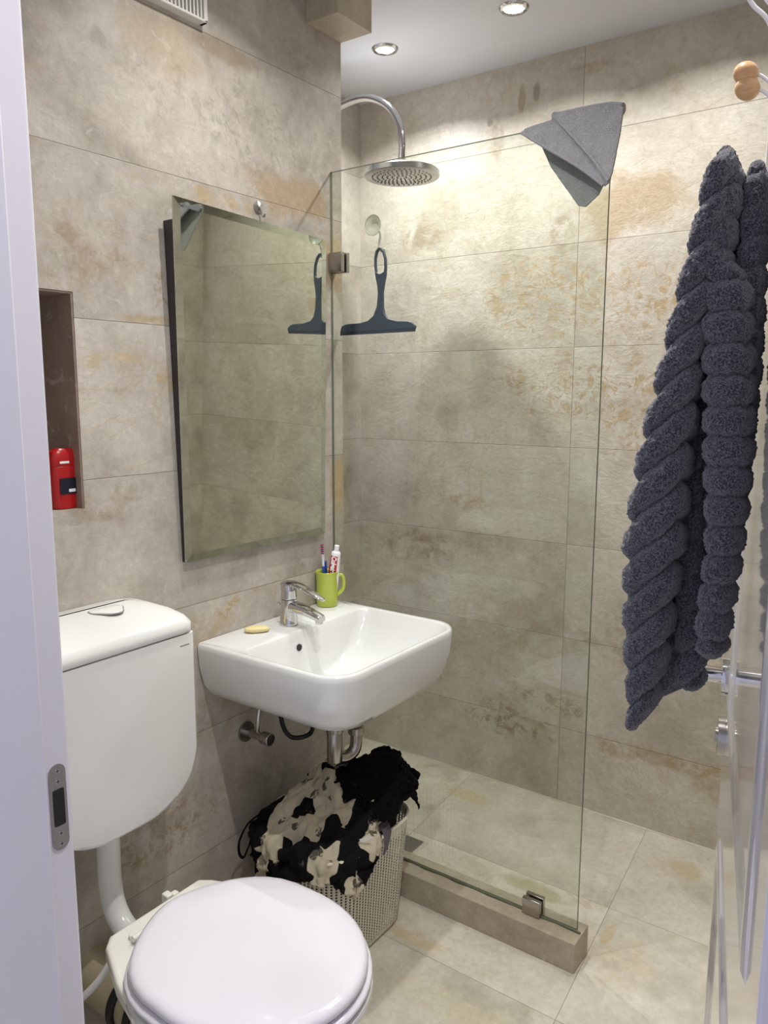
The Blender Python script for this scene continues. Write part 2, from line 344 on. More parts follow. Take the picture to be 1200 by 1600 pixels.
# strike plate in the left jamb
pl = []
for s, zc in ((1, .945), (-1, .86)):
    for i in range(13):
        a = (0 if s > 0 else PI)+PI*i/12; pl.append((.4665+.0105*math.cos(a), zc+.0105*math.sin(a)*1.0))
bm = bmesh.new(); prism(bm, pl, 'x', JL, JL+.0012); sp_ = fin('strike_plate', bm, M['steel'], fr)
bm = bmesh.new(); prism(bm, rrect(.4595, .4735, .880, .925, .002, 3), 'x', JL+.0012, JL+.0018); fin('latch_slot', bm, M['black'], sp_)
for z in (.938, .948, .866, .855)[::1]:
    pass
for z in (.9475, .9345, .8705, .8575):
    bm = bmesh.new(); cyl(bm, (JL+.0016, .4665, z), .0032, .0012, 20, 'x', mi=0); box(bm, JL+.0021, .4663, z-.0022, JL+.0025, .4669, z+.0022, 1); box(bm, JL+.0021, .4643, z-.0003, JL+.0025, .4687, z+.0003, 1)
    fin('screw', bm, [M['chrome'], M['black']], sp_)

# ceiling box clad in tile at the end of the mirror wall
bm = bmesh.new(); box(bm, XL, 1.592, 2.284, -1.284, YE_, CEIL); struct(fin('trim_1', bm, M['stone_trim'], smooth=False, bevel=.0015))
# shower kerb
bm = bmesh.new(); box(bm, XL, 1.635, 0, -.612, 1.722, .078); struct(fin('trim_2', bm, M['stone_trim'], smooth=False, bevel=.0015))
# silicone line where the glass meets the kerb
bm = bmesh.new(); tube(bm, [(XL+.77*i/24, 1.680+.0012*math.sin(i*2.3), .080) for i in range(25)], lambda t: .0026+.0012*math.sin(t*47), 8, 3)
struct(fin('trim_4', bm, simple('mouldy_silicone', srgb(92, 96, 70), .5)))

# ------------------------------------------------------------------ downlights
for i, (x, y, p) in enumerate(LIGHTS):
    t = thing('ceiling_downlight', (x, y, CEIL), ['round chrome downlight nearest the shower arm, in the white ceiling', 'round chrome ceiling downlight at the top edge of the photo', 'round chrome downlight over the right end of the shower', 'round chrome downlight over the washbasin', 'round chrome downlight above the toilet side of the open door'][i], 'ceiling light', 'ceiling downlights')
    bm = bmesh.new(); lathe(bm, [(.027, -.004), (.029, -.007), (.036, -.006), (.040, -.002), (.041, 0), (.041, .003), (.027, .003)], (x, y, CEIL)); fin('trim_ring', bm, M['chrome'], t)
    bm = bmesh.new(); cyl(bm, (x, y, CEIL-.0015), .0275, .003, 32); fin('lamp_lens', bm, M['lens'], t)

# ------------------------------------------------------------------ door, open against the right wall
P1 = Vector((-.223, 1.149, 0)); hd = Vector((-.053, .430, 0)); dv = (P1-hd).normalized(); nv = Vector((-dv.y, dv.x, 0))  # nv points into the room (left)
DW = (P1-hd).length
DM = Matrix(((dv.x, nv.x, 0, hd.x), (dv.y, nv.y, 0, hd.y), (0, 0, 1, 0), (0, 0, 0, 1)))   # local x along the door, y outwards (room), z up
def dfin(name, bm, mat, parent, **kw):
    bmesh.ops.transform(bm, matrix=DM, verts=bm.verts); return fin(name, bm, mat, parent, **kw)
door = thing('door_leaf', tuple(hd), 'glossy white panelled door standing open at the right edge of the room', 'door')
bm = bmesh.new(); box(bm, 0, -.04, .008, DW, 0, 2.05)
bmesh.ops.transform(bm, matrix=DM, verts=bm.verts)
bm.faces.ensure_lookup_table()
# recessed lower and upper panels cut as stepped insets in the room face
def panel(bm, x0, x1, z0, z1):
    pass
leaf = fin('door_panel', bm, M['door'], door, bevel=.004, seg=3)
for (x0, x1, z0, z1) in ((.12, DW-.12, .20, .80), (.12, DW-.12, .97, 1.92)):
    bm = bmesh.new()
    prof = [(0, 0), (.006, .0035), (.014, .004), (.020, .0015), (.026, 0)]
    rings = [[(x0+a, h, z0+a), (x1-a, h, z0+a), (x1-a, h, z1-a), (x0+a, h, z1-a)] for a, h in prof]
    loft(bm, rings, (False, False)); dfin('panel_moulding', bm, M['door'], door)
hdl = None
bm = bmesh.new(); cyl(bm, (DW-.055, .005, 1.0), .026, .010, 40, 'y'); cyl(bm, (DW-.055, .03, 1.0), .010, .045, 24, 'y')
tube(bm, [(DW-.055, .05, 1.0), (DW-.062, .055, 1.0), (DW-.075, .056, 1.001), (DW-.100, .054, 1.001)], .0095, 16, 5); dfin('lever_handle', bm, M['chrome'], door)
bm = bmesh.new(); cyl(bm, (DW-.055, .005, .915), .026, .010, 40, 'y'); cyl(bm, (DW-.055, .011, .915), .012, .004, 24, 'y'); dfin('thumb_turn', bm, M['chrome_dark'], door)

# hook rack with wooden knobs on the door
rack = thing('hook_rack', tuple(DM @ Vector((.38, 0, 1.64))), 'white wire hook rack with wooden knobs on the open door above the dark towel', 'hook rack')
bm = bmesh.new(); box(bm, .25, 0, 1.61, .52, .004, 1.635); dfin('mounting_bar', bm, M['white_wire'], rack, bevel=.001)
def wpt(p): return Vector(p)
arms = [((-.176, .8, 1.663), (-.150, .80, 1.647), (-.137, .80, 1.630)), ((-.174, .8, 1.650), (-.150, .80, 1.636), (-.138, .80, 1.622))]
k1 = DM.inverted()
for i, (a, b, c) in enumerate(arms):
    bm = bmesh.new(); tube(bm, [a, (a[0]+.012, .8, a[2]-.004), b, (b[0]+.008, .8, b[2]+.006), (-.139, .80, 1.625)], .0016, 10, 6); fin('hook_arm', bm, M['white_wire'], rack)
    bm = bmesh.new(); bmesh.ops.create_uvsphere(bm, u_segments=28, v_segments=18, radius=1); bmesh.ops.transform(bm, matrix=Matrix.Translation(a) @ Matrix.Rotation(.5, 4, 'Y') @ Matrix.Diagonal((.0112, .0112, .0098, 1)), verts=bm.verts); fin('wooden_knob', bm, M['wood'], rack)
for q in (0, .012):
    bm = bmesh.new(); tube(bm, [(-.205+q, .8, 1.80), (-.190+q, .8, 1.755), (-.176+q, .8, 1.722), (-.158+q, .8, 1.697), (-.140, .80, 1.632)], .002, 10, 6); fin('hook_arm', bm, M['white_wire'], rack)

# ------------------------------------------------------------------ hanging bath towel
def fbm(x, y, z, o=3):
    return mnoise.fractal(Vector((x, y, z)), 1.0, 2.0, o)
def fold_mesh(bm, tab, y0, th, rib, slope, amp, seed, seg=72, dz=.0016, yk=1):
    zs = [t[0] for t in tab]; xl = [t[1] for t in tab]; xr = [t[2] for t in tab]
    o = np.argsort(zs); zs = np.array(zs)[o]; xl = np.array(xl)[o]; xr = np.array(xr)[o]
    z0, z1 = zs[0], zs[-1]; n = int((z1-z0)/dz); rings = []
    for i in range(n+1):
        z = z0+(z1-z0)*i/n; a = np.interp(z, zs, xl); b = np.interp(z, zs, xr); cx = (a+b)/2; hw = (b-a)/2
        e = min(1, math.sqrt(max(0, (z1-z)/.02)), math.sqrt(max(0, (z-z0+.0003)/.012))); e = max(e, .05)
        yy = np.interp(z, [p[0] for p in y0], [p[1] for p in y0]) if isinstance(y0, list) else y0
        ring = []
        for s in range(seg):
            t = 2*PI*s/seg; c, sn = math.cos(t), math.sin(t)
            ex = math.copysign(abs(c)**.75, c); ey = math.copysign(abs(sn)**.75, sn)
            ph = (z - slope*c*hw)/rib + .12*fbm(c*2+seed, sn*2, z*6, 2)
            r = 1-amp*(1-min(1, abs(math.sin(PI*ph))*1.25)**.6)
            fz = .0015*fbm(c*9+seed, sn*9, z*260, 2)+.0018*fbm(c*16+seed, sn*16, z*420, 2)
            ring.append((cx+ex*(hw*r*e)+c*fz, yy+ey*(th*r*e)+sn*fz, z))
        rings.append(ring)
    loft(bm, rings)
bm = bmesh.new()
fold_mesh(bm, [(1.604, -.197, -.177), (1.566, -.206, -.177), (1.46, -.226, -.190), (1.325, -.253, -.201), (1.225, -.264, -.203), (1.125, -.258, -.212), (1.06, -.250, -.221), (1.024, -.247, -.240)], .80, .030, .041, .85, .40, 1.0)
fold_mesh(bm, [(1.60, -.200, -.176), (1.46, -.218, -.190), (1.30, -.226, -.195), (1.18, -.222, -.188), (1.12, -.217, -.183), (1.066, -.214, -.184)], .838, .022, .036, .7, .36, 5.0)
fold_mesh(bm, [(1.588, -.191, -.170), (1.50, -.203, -.176), (1.484, -.203, -.158), (1.40, -.196, -.149), (1.327, -.191, -.146), (1.235, -.183, -.149), (1.16, -.187, -.155), (1.118, -.185, -.158)], [(1.11, .80), (1.4, .80), (1.49, .80), (1.6, .81)], .026, .0285, 0, .34, 9.0)
fold_mesh(bm, [(1.592, -.176, -.152), (1.50, -.176, -.150), (1.40, -.172, -.148), (1.2, -.180, -.156)], .818, .016, .0282, .3, .27, 13.0, seg=48)
sheet = [(-.198, 1.58), (-.160, 1.56), (-.158, 1.30), (-.170, 1.15), (-.182, 1.080), (-.214, 1.056), (-.246, 1.020), (-.256, 1.12), (-.256, 1.25), (-.24, 1.35), (-.215, 1.48)]
prism(bm, [(x*1.045, z) for x, z in sheet], 'y', .828, .842)
tw = fin('bath_towel', bm, M['terry_dark'], autos=None)
tag(tw, 'thick ribbed charcoal bath towel hanging in folds on the open door', 'towel')

# ------------------------------------------------------------------ shower glass
GY0, GY1, GX0, GX1, GZ = 1.681, 1.689, XL+.001, -.6265, 1.953
t = thing('shower_screen', (-1.0, 1.685, .08), 'clear frameless glass shower screen standing on the tiled kerb', 'shower screen')
bm = bmesh.new(); box(bm, GX0, GY0, .0805, GX1, GY1, GZ)
bm.faces.ensure_lookup_table()
for f in bm.faces: f.normal_update(); f.material_index = 0 if abs(f.normal.y) > .5 else 1
fin('glass_pane', bm, [M['glass'], M['glass_edge']], t, smooth=False)
for (x0, x1, z0, z1) in ((XL+.002, -1.338, 1.695, 1.746), (-.767, -.719, .079, .122)):
    bm = bmesh.new(); box(bm, x0, 1.668, z0, x1, GY0-.0005, z1); box(bm, x0, GY1+.0005, z0, x1, 1.702, z1)
    fin('glass_clamp', bm, M['chrome_dark'], t, bevel=.0015)

# ------------------------------------------------------------------ washcloth over the glass
front = [(-.826,1.950),(-.802,1.957),(-.757,1.961),(-.752,1.972),(-.674,1.969),(-.619,1.966),(-.599,1.956),(-.605,1.90),(-.616,1.843),(-.621,1.816),(-.632,1.808),(-.69,1.854),(-.743,1.891),(-.773,1.91),(-.796,1.924)]
tri = [(-.748,1.972),(-.669,1.966),(-.615,1.963),(-.594,1.952),(-.601,1.896),(-.612,1.83),(-.62,1.813),(-.65,1.855),(-.695,1.909)]
back = [(-.80,1.958),(-.794,1.927),(-.766,1.872),(-.699,1.782),(-.684,1.779),(-.656,1.799),(-.643,1.823),(-.639,1.881),(-.62,1.962)]
def clothpoly(bm, poly, ya, yb):
    b2 = bmesh.new(); vs = [b2.verts.new((u, ya, v)) for u, v in poly]; b2.faces.new(vs)
    bmesh.ops.triangulate(b2, faces=b2.faces)
    for _ in range(4): bmesh.ops.subdivide_edges(b2, edges=[e for e in b2.edges if e.calc_length() > .006], cuts=1, use_grid_fill=False); bmesh.ops.triangulate(b2, faces=b2.faces)
    g = bmesh.ops.extrude_face_region(b2, geom=b2.faces[:]); 
    for v in [x for x in g['geom'] if isinstance(x, bmesh.types.BMVert)]: v.co.y = yb
    for v in b2.verts:
        v.co.y += .0022*fbm(v.co.x*38, 0, v.co.z*38, 2)+.0006*fbm(v.co.x*300, 3, v.co.z*300, 2); v.co.z += .0008*fbm(v.co.x*260, 3, v.co.z*260, 2)
    me = bpy.data.meshes.new('tmp'); b2.to_mesh(me); b2.free(); bm.from_mesh(me); bpy.data.meshes.remove(me)
bm = bmesh.new(); clothpoly(bm, front, 1.667, 1.673); clothpoly(bm, tri, 1.656, 1.662); clothpoly(bm, back, 1.696, 1.702)
tube(bm, [(-.822, 1.675, 1.951), (-.80, 1.683, 1.958), (-.757, 1.685, 1.962)], .006, 12, 8)
tube(bm, [(-.757, 1.681, 1.966), (-.70, 1.679, 1.967), (-.63, 1.677, 1.964), (-.600, 1.672, 1.955)], .0085, 12, 8, flat=1.5)
tube(bm, [(-.750, 1.660, 1.970), (-.695, 1.656, 1.909), (-.65, 1.656, 1.857), (-.62, 1.657, 1.815)], .0035, 10, 8)
tube(bm, [(-.826, 1.668, 1.948), (-.773, 1.667, 1.911), (-.69, 1.667, 1.855), (-.634, 1.667, 1.810)], .0035, 10, 8)
tag(fin('washcloth', bm, M['terry_light'], autos=50), 'folded grey washcloth draped over the top corner of the shower glass', 'washcloth')

# ------------------------------------------------------------------ squeegee and its suction hook on the glass
sh = thing('suction_hook', (-1.257, 1.69, 1.80), 'clear round suction cup with white hook stuck on the shower glass', 'hook')
bm = bmesh.new(); lathe(bm, [(.0255, 0), (.027, .001), (.024, .003), (.016, .005), (.012, .009), (.010, .014), (0, .014)], mat=Matrix.Translation((-1.252, 1.6895, 1.806)) @ Matrix.Rotation(-PI/2, 4, 'X'))
fin('suction_cup', bm, simple('cloudy_vinyl', srgb(232, 228, 214), .3), sh)
bm = bmesh.new(); lathe(bm, [(.013, .0), (.0135, .002), (.0115, .004), (0, .0045)], mat=Matrix.Translation((-1.252, 1.7035, 1.806)) @ Matrix.Rotation(-PI/2, 4, 'X')); fin('cap', bm, M['steel'], sh)
bm = bmesh.new(); tube(bm, [(-1.250, 1.708, 1.802), (-1.243, 1.711, 1.785), (-1.247, 1.712, 1.765), (-1.249, 1.714, 1.752), (-1.243, 1.718, 1.744), (-1.235, 1.720, 1.750)], .0032, 12, 6); fin('hook', bm, M['white_plastic'], sh)
sq = thing('squeegee', (-1.248, 1.712, 1.54), 'navy blue shower squeegee hanging by its loop handle behind the glass', 'squeegee')
body = [(-1.378,1.541),(-1.373,1.557),(-1.358,1.562),(-1.344,1.563),(-1.311,1.563),(-1.283,1.568),(-1.265,1.580),(-1.254,1.602),(-1.250,1.635),(-1.252,1.655),(-1.258,1.680),(-1.262,1.705),(-1.2625,1.725),(-1.258,1.744),(-1.250,1.752),(-1.241,1.752),(-1.232,1.742),(-1.2255,1.722),(-1.2245,1.70),(-1.226,1.680),(-1.232,1.655),(-1.235,1.635),(-1.234,1.602),(-1.229,1.582),(-1.218,1.570),(-1.190,1.563),(-1.156,1.561),(-1.142,1.557),(-1.132,1.548),(-1.133,1.541)]
hole_ = [(-1.2555,1.690),(-1.2575,1.71),(-1.2575,1.725),(-1.254,1.740),(-1.248,1.7465),(-1.243,1.7465),(-1.236,1.738),(-1.2305,1.722),(-1.2295,1.70),(-1.231,1.690),(-1.243,1.685)]
def prism_hole(bm, outer, inner, y0, y1):
    for y, fl in ((y0, 0), (y1, 1)):
        pass
    b2 = bmesh.new(); E = []
    for poly in (outer, inner):
        vs = [b2.verts.new((u, y0, v)) for u, v in poly]
        E += [b2.edges.new((vs[i], vs[(i+1) % len(vs)])) for i in range(len(vs))]
    bmesh.ops.triangle_fill(b2, use_beauty=True, edges=E)
    g = bmesh.ops.extrude_face_region(b2, geom=b2.faces[:])
    for v in [x for x in g['geom'] if isinstance(x, bmesh.types.BMVert)]: v.co.y = y1
    me = bpy.data.meshes.new('tmp'); b2.to_mesh(me); b2.free(); bm.from_mesh(me); bpy.data.meshes.remove(me)
bm = bmesh.new(); prism_hole(bm, body, hole_, 1.708, 1.718); fin('handle', bm, M['navy'], sq, bevel=.0022, seg=3)
bm = bmesh.new(); prism(bm, [(-1.380,1.533),(-1.379,1.543),(-1.132,1.544),(-1.134,1.534)], 'y', 1.7115, 1.7145); fin('rubber_blade', bm, M['navy'], sq)

# ------------------------------------------------------------------ mirror
mt = thing('wall_mirror', (XL, 1.38, .997), 'large rectangular mirror on the tiled wall above the washbasin', 'mirror')
Y0, Y1, ZB, ZT, xb, xt = 1.139, 1.629, .997, 1.777, -1.368, -1.346
K00, K10, K11, K01 = Vector((-1.368, 1.140, .998)), Vector((-1.368, 1.626, .996)), Vector((-1.346, 1.616, 1.767)), Vector((-1.346, 1.122, 1.782))
H = .78; w = .247; bv = .018; MN = (K10-K00).cross(K01-K00).normalized()
if MN.x < 0: MN = -MN
def mp(q):
    f, g = (q[1]+w)/(2*w), q[2]/H
    return (K00*(1-f)+K10*f)*(1-g)+(K01*(1-f)+K11*f)*g+MN*q[0]
def mq(*p): return [mp(q) for q in p]
bm = bmesh.new(); vs = [bm.verts.new(p) for p in mq((0,-w+bv,bv),(0,w-bv,bv),(0,w-bv,H-bv),(0,-w+bv,H-bv))]; bm.faces.new(vs)
ob = fin('mirror_glass', bm, M['mirror'], mt, smooth=False)
bm = bmesh.new()
loft(bm, [mq((0,-w+bv,bv),(0,w-bv,bv),(0,w-bv,H-bv),(0,-w+bv,H-bv)), mq((-.0009,-w,0),(-.0009,w,0),(-.0009,w,H),(-.0009,-w,H)), mq((-.004,-w,0),(-.004,w,0),(-.004,w,H),(-.004,-w,H))], (False, True))
fin('bevelled_edge', bm, M['mirror_bevel'], mt, smooth=False)
bm = bmesh.new(); loft(bm, [mq((-.0045,-w+.004,.0),(-.0045,w-.004,.0),(-.0045,w-.004,H-.045),(-.0045,-w+.004,H-.045)), [(XL+.001, mp(q).y, mp(q).z) for q in ((0,-w+.004,.0),(0,w-.004,.0),(0,w-.004,H-.045),(0,-w+.004,H-.045))]])
fin('backing_board', bm, M['dark_board'], mt, smooth=False)
# small hook on the wall just above the mirror
bm = bmesh.new(); lathe(bm, [(.015, 0), (.014, .003), (.008, .006), (0, .007)], mat=Matrix.Translation((XL, 1.41, 1.815)) @ Matrix.Rotation(PI/2, 4, 'Y'))
tube(bm, [(XL+.006, 1.41, 1.815), (XL+.012, 1.41, 1.806), (XL+.014, 1.41, 1.796), (XL+.019, 1.41, 1.792), (XL+.023, 1.41, 1.798)], .0022, 10, 6)
tag(fin('wall_hook', bm, M['steel']), 'small grey adhesive hook on the tiles just above the mirror', 'hook')

# ------------------------------------------------------------------ shower arm and head
t = thing('shower', (XS, 2.075, 2.22), 'chrome overhead shower with curved arm and round rain head', 'shower')
bm = bmesh.new(); tube(bm, [(XS, 2.075, 2.215), (-1.77, 2.075, 2.243), (-1.70, 2.075, 2.272), (-1.61, 2.075, 2.287), (-1.54, 2.075, 2.278), (-1.475, 2.075, 2.240), (-1.438, 2.075, 2.185), (-1.427, 2.075, 2.13), (-1.427, 2.075, 2.08)], .0115, 24, 8); fin('shower_arm', bm, M['chrome'], t)
bm = bmesh.new(); lathe(bm, [(.03, 0), (.03, .006), (.012, .01), (0, .01)], mat=Matrix.Translation((XS, 2.075, 2.215)) @ Matrix.Rotation(PI/2, 4, 'Y')); fin('wall_flange', bm, M['chrome'], t)
bm = bmesh.new(); lathe(bm, [(0, .036), (.013, .036), (.015, .034), (.015, .018), (.02, .0145), (.09, .012), (.112, .012), (.1155, .009), (.1155, -.005), (.112, -.007), (0, -.007)], (-1.427, 2.075, 2.036), 72); hd_ = fin('rain_head', bm, simple('satin_chrome', (.42, .42, .43, 1), .25, 1), t)
bm = bmesh.new()
for r, n in ((.015, 8), (.03, 14), (.045, 20), (.06, 26), (.075, 32), (.09, 36)):
    for i in range(n):
        a = 2*PI*(i+.5*(n % 3))/n; cyl(bm, (-1.427+r*math.cos(a), 2.075+r*math.sin(a), 2.0286), .0029, .0012, 10)
fin('nozzles', bm, M['black'], hd_)['kind'] = 'stuff'

# ------------------------------------------------------------------ extractor vent
t = thing('extractor_vent', (XL, 1.165, 2.16), 'white slatted extractor fan grille high on the mirror wall', 'vent')
vy0, vy1, vz0, vz1 = 1.06, 1.250, 2.158, 2.345
bm = bmesh.new(); 
for a in ((vy0, vz0, vy1, vz0+.006), (vy0, vz1-.01, vy1, vz1), (vy0, vz0, vy0+.01, vz1), (vy1-.01, vz0, vy1, vz1)): box(bm, XL, a[0], a[1], XL+.022, a[2], a[3])
fin('frame', bm, M['white_plastic'], t, bevel=.002)
bm = bmesh.new(); cyl(bm, (XL+.003, (vy0+vy1)/2, (vz0+vz1)/2), .06, .004, 40, 'x'); fin('fan_opening', bm, M['black'], t)
bm = bmesh.new(); box(bm, XL, vy0, vz0, XL+.002, vy1, vz1); fin('back_plate', bm, M['white_plastic'], t)
for i in range(17):
    y = vy0+.016+i*(vy1-vy0-.032)/16
    bm = bmesh.new(); box(bm, XL+.006, y-.0022, vz0+.004, XL+.02, y+.0022, vz1-.008); fin('slat', bm, M['white_plastic'], t, bevel=.001)

# ------------------------------------------------------------------ bottle in the niche
t = thing('shower_gel_bottle', (-1.42, .885, NZ0), 'red shower gel bottle standing in the dark wall niche', 'bottle')
sec = lambda s, z, d=1: [(-1.422+.017*d*math.copysign(abs(math.sin(a))**.8, math.sin(a)), .884+.028*s*math.copysign(abs(math.cos(a))**.8, math.cos(a)), z) for a in [2*PI*i/32 for i in range(32)]]
bm = bmesh.new(); loft(bm, [sec(.93, NZ0+.001), sec(1, NZ0+.004), sec(1, NZ0+.085)]); fin('bottle_body', bm, M['red'], t, bevel=.001)
bm = bmesh.new(); loft(bm, [sec(.97, NZ0+.0855, .97), sec(1, NZ0+.0865), sec(1, NZ0+.104), sec(.9, NZ0+.114, .9), sec(.62, NZ0+.120, .6)]); fin('cap', bm, M['red'], t)
bm = bmesh.new(); box(bm, -1.4048, .866, NZ0+.03, -1.4040, .900, NZ0+.062); fin('picture_label', bm, simple('dark_print', srgb(28, 26, 46), .3), t)
bm = bmesh.new(); box(bm, -1.4039, .884, NZ0+.034, -1.4034, .898, NZ0+.040); fin('label_mark', bm, M['white_label'], t)
bm = bmesh.new(); box(bm, -1.4048, .868, NZ0+.091, -1.4042, .888, NZ0+.0955); fin('label_strip', bm, M['white_label'], t)

# ------------------------------------------------------------------ washbasin
SX1, SY0, SY1, SZ = -.955, 1.176, 1.676, .797
t = thing('washbasin', (XL, 1.426, .66), 'white ceramic wall-hung washbasin with rounded front corners', 'washbasin')
bm = bmesh.new()
def sring(ix, iy, z, r, b=0): return [(x, y, z) for x, y in rrect(XL+.0005+b, SX1-ix, SY0+iy, SY1-iy, r, 10)]
def srr(x0, x1, y0, y1, rb, rf, z, n=10):     # small radii at the wall, big at the front
    pts = []
    for cx, cy, a0, r in ((x1-rf, y1-rf, 0, rf), (x0+rb, y1-rb, PI/2, rb), (x0+rb, y0+rb, PI, rb), (x1-rf, y0+rf, 3*PI/2, rf)):
        for i in range(n+1): a = a0+PI/2*i/n; pts.append((cx+r*math.cos(a), cy+r*math.sin(a), z))
    return pts
WX = XL+.0005
R_ = [srr(WX, SX1-.10, SY0+.11, SY1-.11, .01, .05, .640), srr(WX, SX1-.055, SY0+.070, SY1-.070, .01, .06, .645), srr(WX, SX1-.026, SY0+.036, SY1-.036, .008, .07, .662), srr(WX, SX1-.012, SY0+.016, SY1-.016, .006, .075, .69), srr(WX, SX1-.003, SY0+.004, SY1-.004, .005, .075, .735), srr(WX, SX1, SY0, SY1, .005, .075, .780), srr(WX, SX1-.001, SY0+.001, SY1-.001, .005, .074, .792), srr(WX+.001, SX1-.005, SY0+.005, SY1-.005, .005, .070, .797),
      srr(-1.262, SX1-.011, SY0+.013, SY1-.016, .03, .066, .797), srr(-1.258, SX1-.014, SY0+.017, SY1-.020, .03, .064, .793), srr(-1.253, SX1-.024, SY0+.030, SY1-.036, .035, .062, .765), srr(-1.248, SX1-.045, SY0+.055, SY1-.070, .04, .06, .720), srr(-1.243, SX1-.080, SY0+.095, SY1-.120, .045, .06, .690), srr(-1.236, SX1-.130, SY0+.145, SY1-.170, .035, .045, .677), srr(-1.225, SX1-.175, SY0+.175, SY1-.21, .03, .03, .673)]
loft(bm, R_, (True, True)); fin('basin_bowl', bm, M['porcelain'], t, autos=60)
bm = bmesh.new(); cyl(bm, (-1.196, 1.412, .6748), .024, .003, 32); fin('drain_ring', bm, M['chrome'], t, bevel=.001)
bm = bmesh.new()
for r, n in ((.007, 6), (.014, 10)):
    for i in range(n): a = 2*PI*i/n; cyl(bm, (-1.196+r*math.cos(a), 1.412+r*math.sin(a), .6765), .0018, .001, 8)
fin('drain_holes', bm, M['black'], t)
bm = bmesh.new(); cyl(bm, (-1.2525, 1.384, .757), .0085, .006, 28, 'x'); fin('overflow_hole', bm, M['black'], t)

# faucet
t = thing('basin_mixer_tap', (-1.312, 1.414, SZ), 'chrome single lever mixer tap on the back of the washbasin', 'tap')
fx, fy = -1.312, 1.414
bm = bmesh.new(); 
rings = []
for z, r, dx in ((0, .0245, 0), (.003, .0250, 0), (.008, .0235, .0), (.03, .0215, .001), (.06, .0205, .002), (.068, .0205, .002)):
    rings.append([(fx+dx+r*math.cos(a), fy+r*.95*math.sin(a), SZ+z) for a in [2*PI*i/36 for i in range(36)]])
loft(bm, rings); fin('tap_body', bm, M['chrome'], t)
bm = bmesh.new()   # spout: arched box-like loft
rings = []
for xx, zt, zb, hw in ((fx+.0, .066, .030, .017), (fx+.03, .063, .036, .0165), (fx+.06, .057, .036, .0155), (fx+.085, .050, .031, .0145), (fx+.104, .044, .026, .0135), (fx+.110, .040, .026, .0125)):
    cz = (zt+zb)/2; hz = (zt-zb)/2
    rings.append([(xx, fy+hw*math.copysign(abs(math.cos(a))**.6, math.cos(a)), SZ+cz+hz*math.copysign(abs(math.sin(a))**.6, math.sin(a))) for a in [2*PI*i/28 for i in range(28)]])
loft(bm, rings); cyl(bm, (fx+.101, fy, SZ+.025), .0095, .008, 24); fin('spout', bm, M['chrome'], t)
bm = bmesh.new(); lathe(bm, [(.0203, .070), (.0205, .074), (.0195, .090), (.0205, .100), (.0185, .106), (.010, .110), (0, .111)], (fx+.002, fy, SZ)); fin('cartridge_housing', bm, M['chrome'], t)
bm = bmesh.new(); rings = []
for xx, zc, hw, hz in ((fx-.020, .104, .010, .006), (fx-.012, .107, .0175, .007), (fx+.01, .109, .0195, .0065), (fx+.035, .107, .0175, .005), (fx+.065, .099, .0140, .004), (fx+.095, .089, .0115, .0035), (fx+.112, .083, .0095, .003), (fx+.116, .0815, .006, .002)):
    rings.append([(xx, fy+hw*math.copysign(abs(math.cos(a))**.8, math.cos(a)), SZ+zc+hz*math.sin(a)) for a in [2*PI*i/28 for i in range(28)]])
loft(bm, rings); fin('lever', bm, M['chrome'], t)
bm = bmesh.new(); cyl(bm, (fx-.024, fy-.004, SZ+.050), .0028, .01, 12, 'x'); bmesh.ops.create_uvsphere(bm, u_segments=12, v_segments=8, radius=.0045, matrix=Matrix.Translation((fx-.030, fy-.004, SZ+.052))); fin('lift_rod_knob', bm, M['chrome'], t)

# soap
bm = bmesh.new(); bmesh.ops.create_uvsphere(bm, u_segments=36, v_segments=20, radius=1)
for v in bm.verts:
    x, y, z = v.co; v.co = (math.copysign(abs(x)**.8, x)*.0150, math.copysign(abs(y)**.85, y)*.031, math.copysign(abs(z)**.8, z)*.0078)
bmesh.ops.transform(bm, matrix=Matrix.Translation((-1.333, 1.322, SZ+.0078)) @ Matrix.Rotation(-.72, 4, 'Z'), verts=bm.verts)
tag(fin('soap_bar', bm, M['soap']), 'pale yellow soap bar lying on the washbasin left of the tap', 'soap')

# mug, toothbrushes, toothpaste
cx, cy = -1.351, 1.612
t = thing('mug', (cx, cy, SZ), 'lime green mug holding toothbrushes and toothpaste on the washbasin corner', 'mug')
bm = bmesh.new(); lathe(bm, [(0, 0), (.026, 0), (.0285, .002), (.0295, .01), (.0295, .085), (.0315, .093), (.0325, .096), (.0315, .0975), (.0295, .096), (.0275, .09), (.0270, .012), (.024, .006), (0, .006)], (cx, cy, SZ), 56); fin('mug_body', bm, M['mug'], t)
ang = math.radians(40); du = Vector((math.cos(ang), math.sin(ang), 0))
mc = Vector((cx, cy, SZ))
bm = bmesh.new(); tube(bm, [mc+du*.028+Vector((0,0,.082)), mc+du*.040+Vector((0,0,.085)), mc+du*.046+Vector((0,0,.068)), mc+du*.043+Vector((0,0,.045)), mc+du*.028+Vector((0,0,.030))], .0042, 14, 8, flat=1.3); fin('mug_handle', bm, M['mug'], t)
R3 = Vector((.81, .58, 0))   # direction seen as sideways
def pst(s, z, d=0): return mc+R3*s+Vector((-.58*d, .81*d, 0))*-1+Vector((0, 0, z))
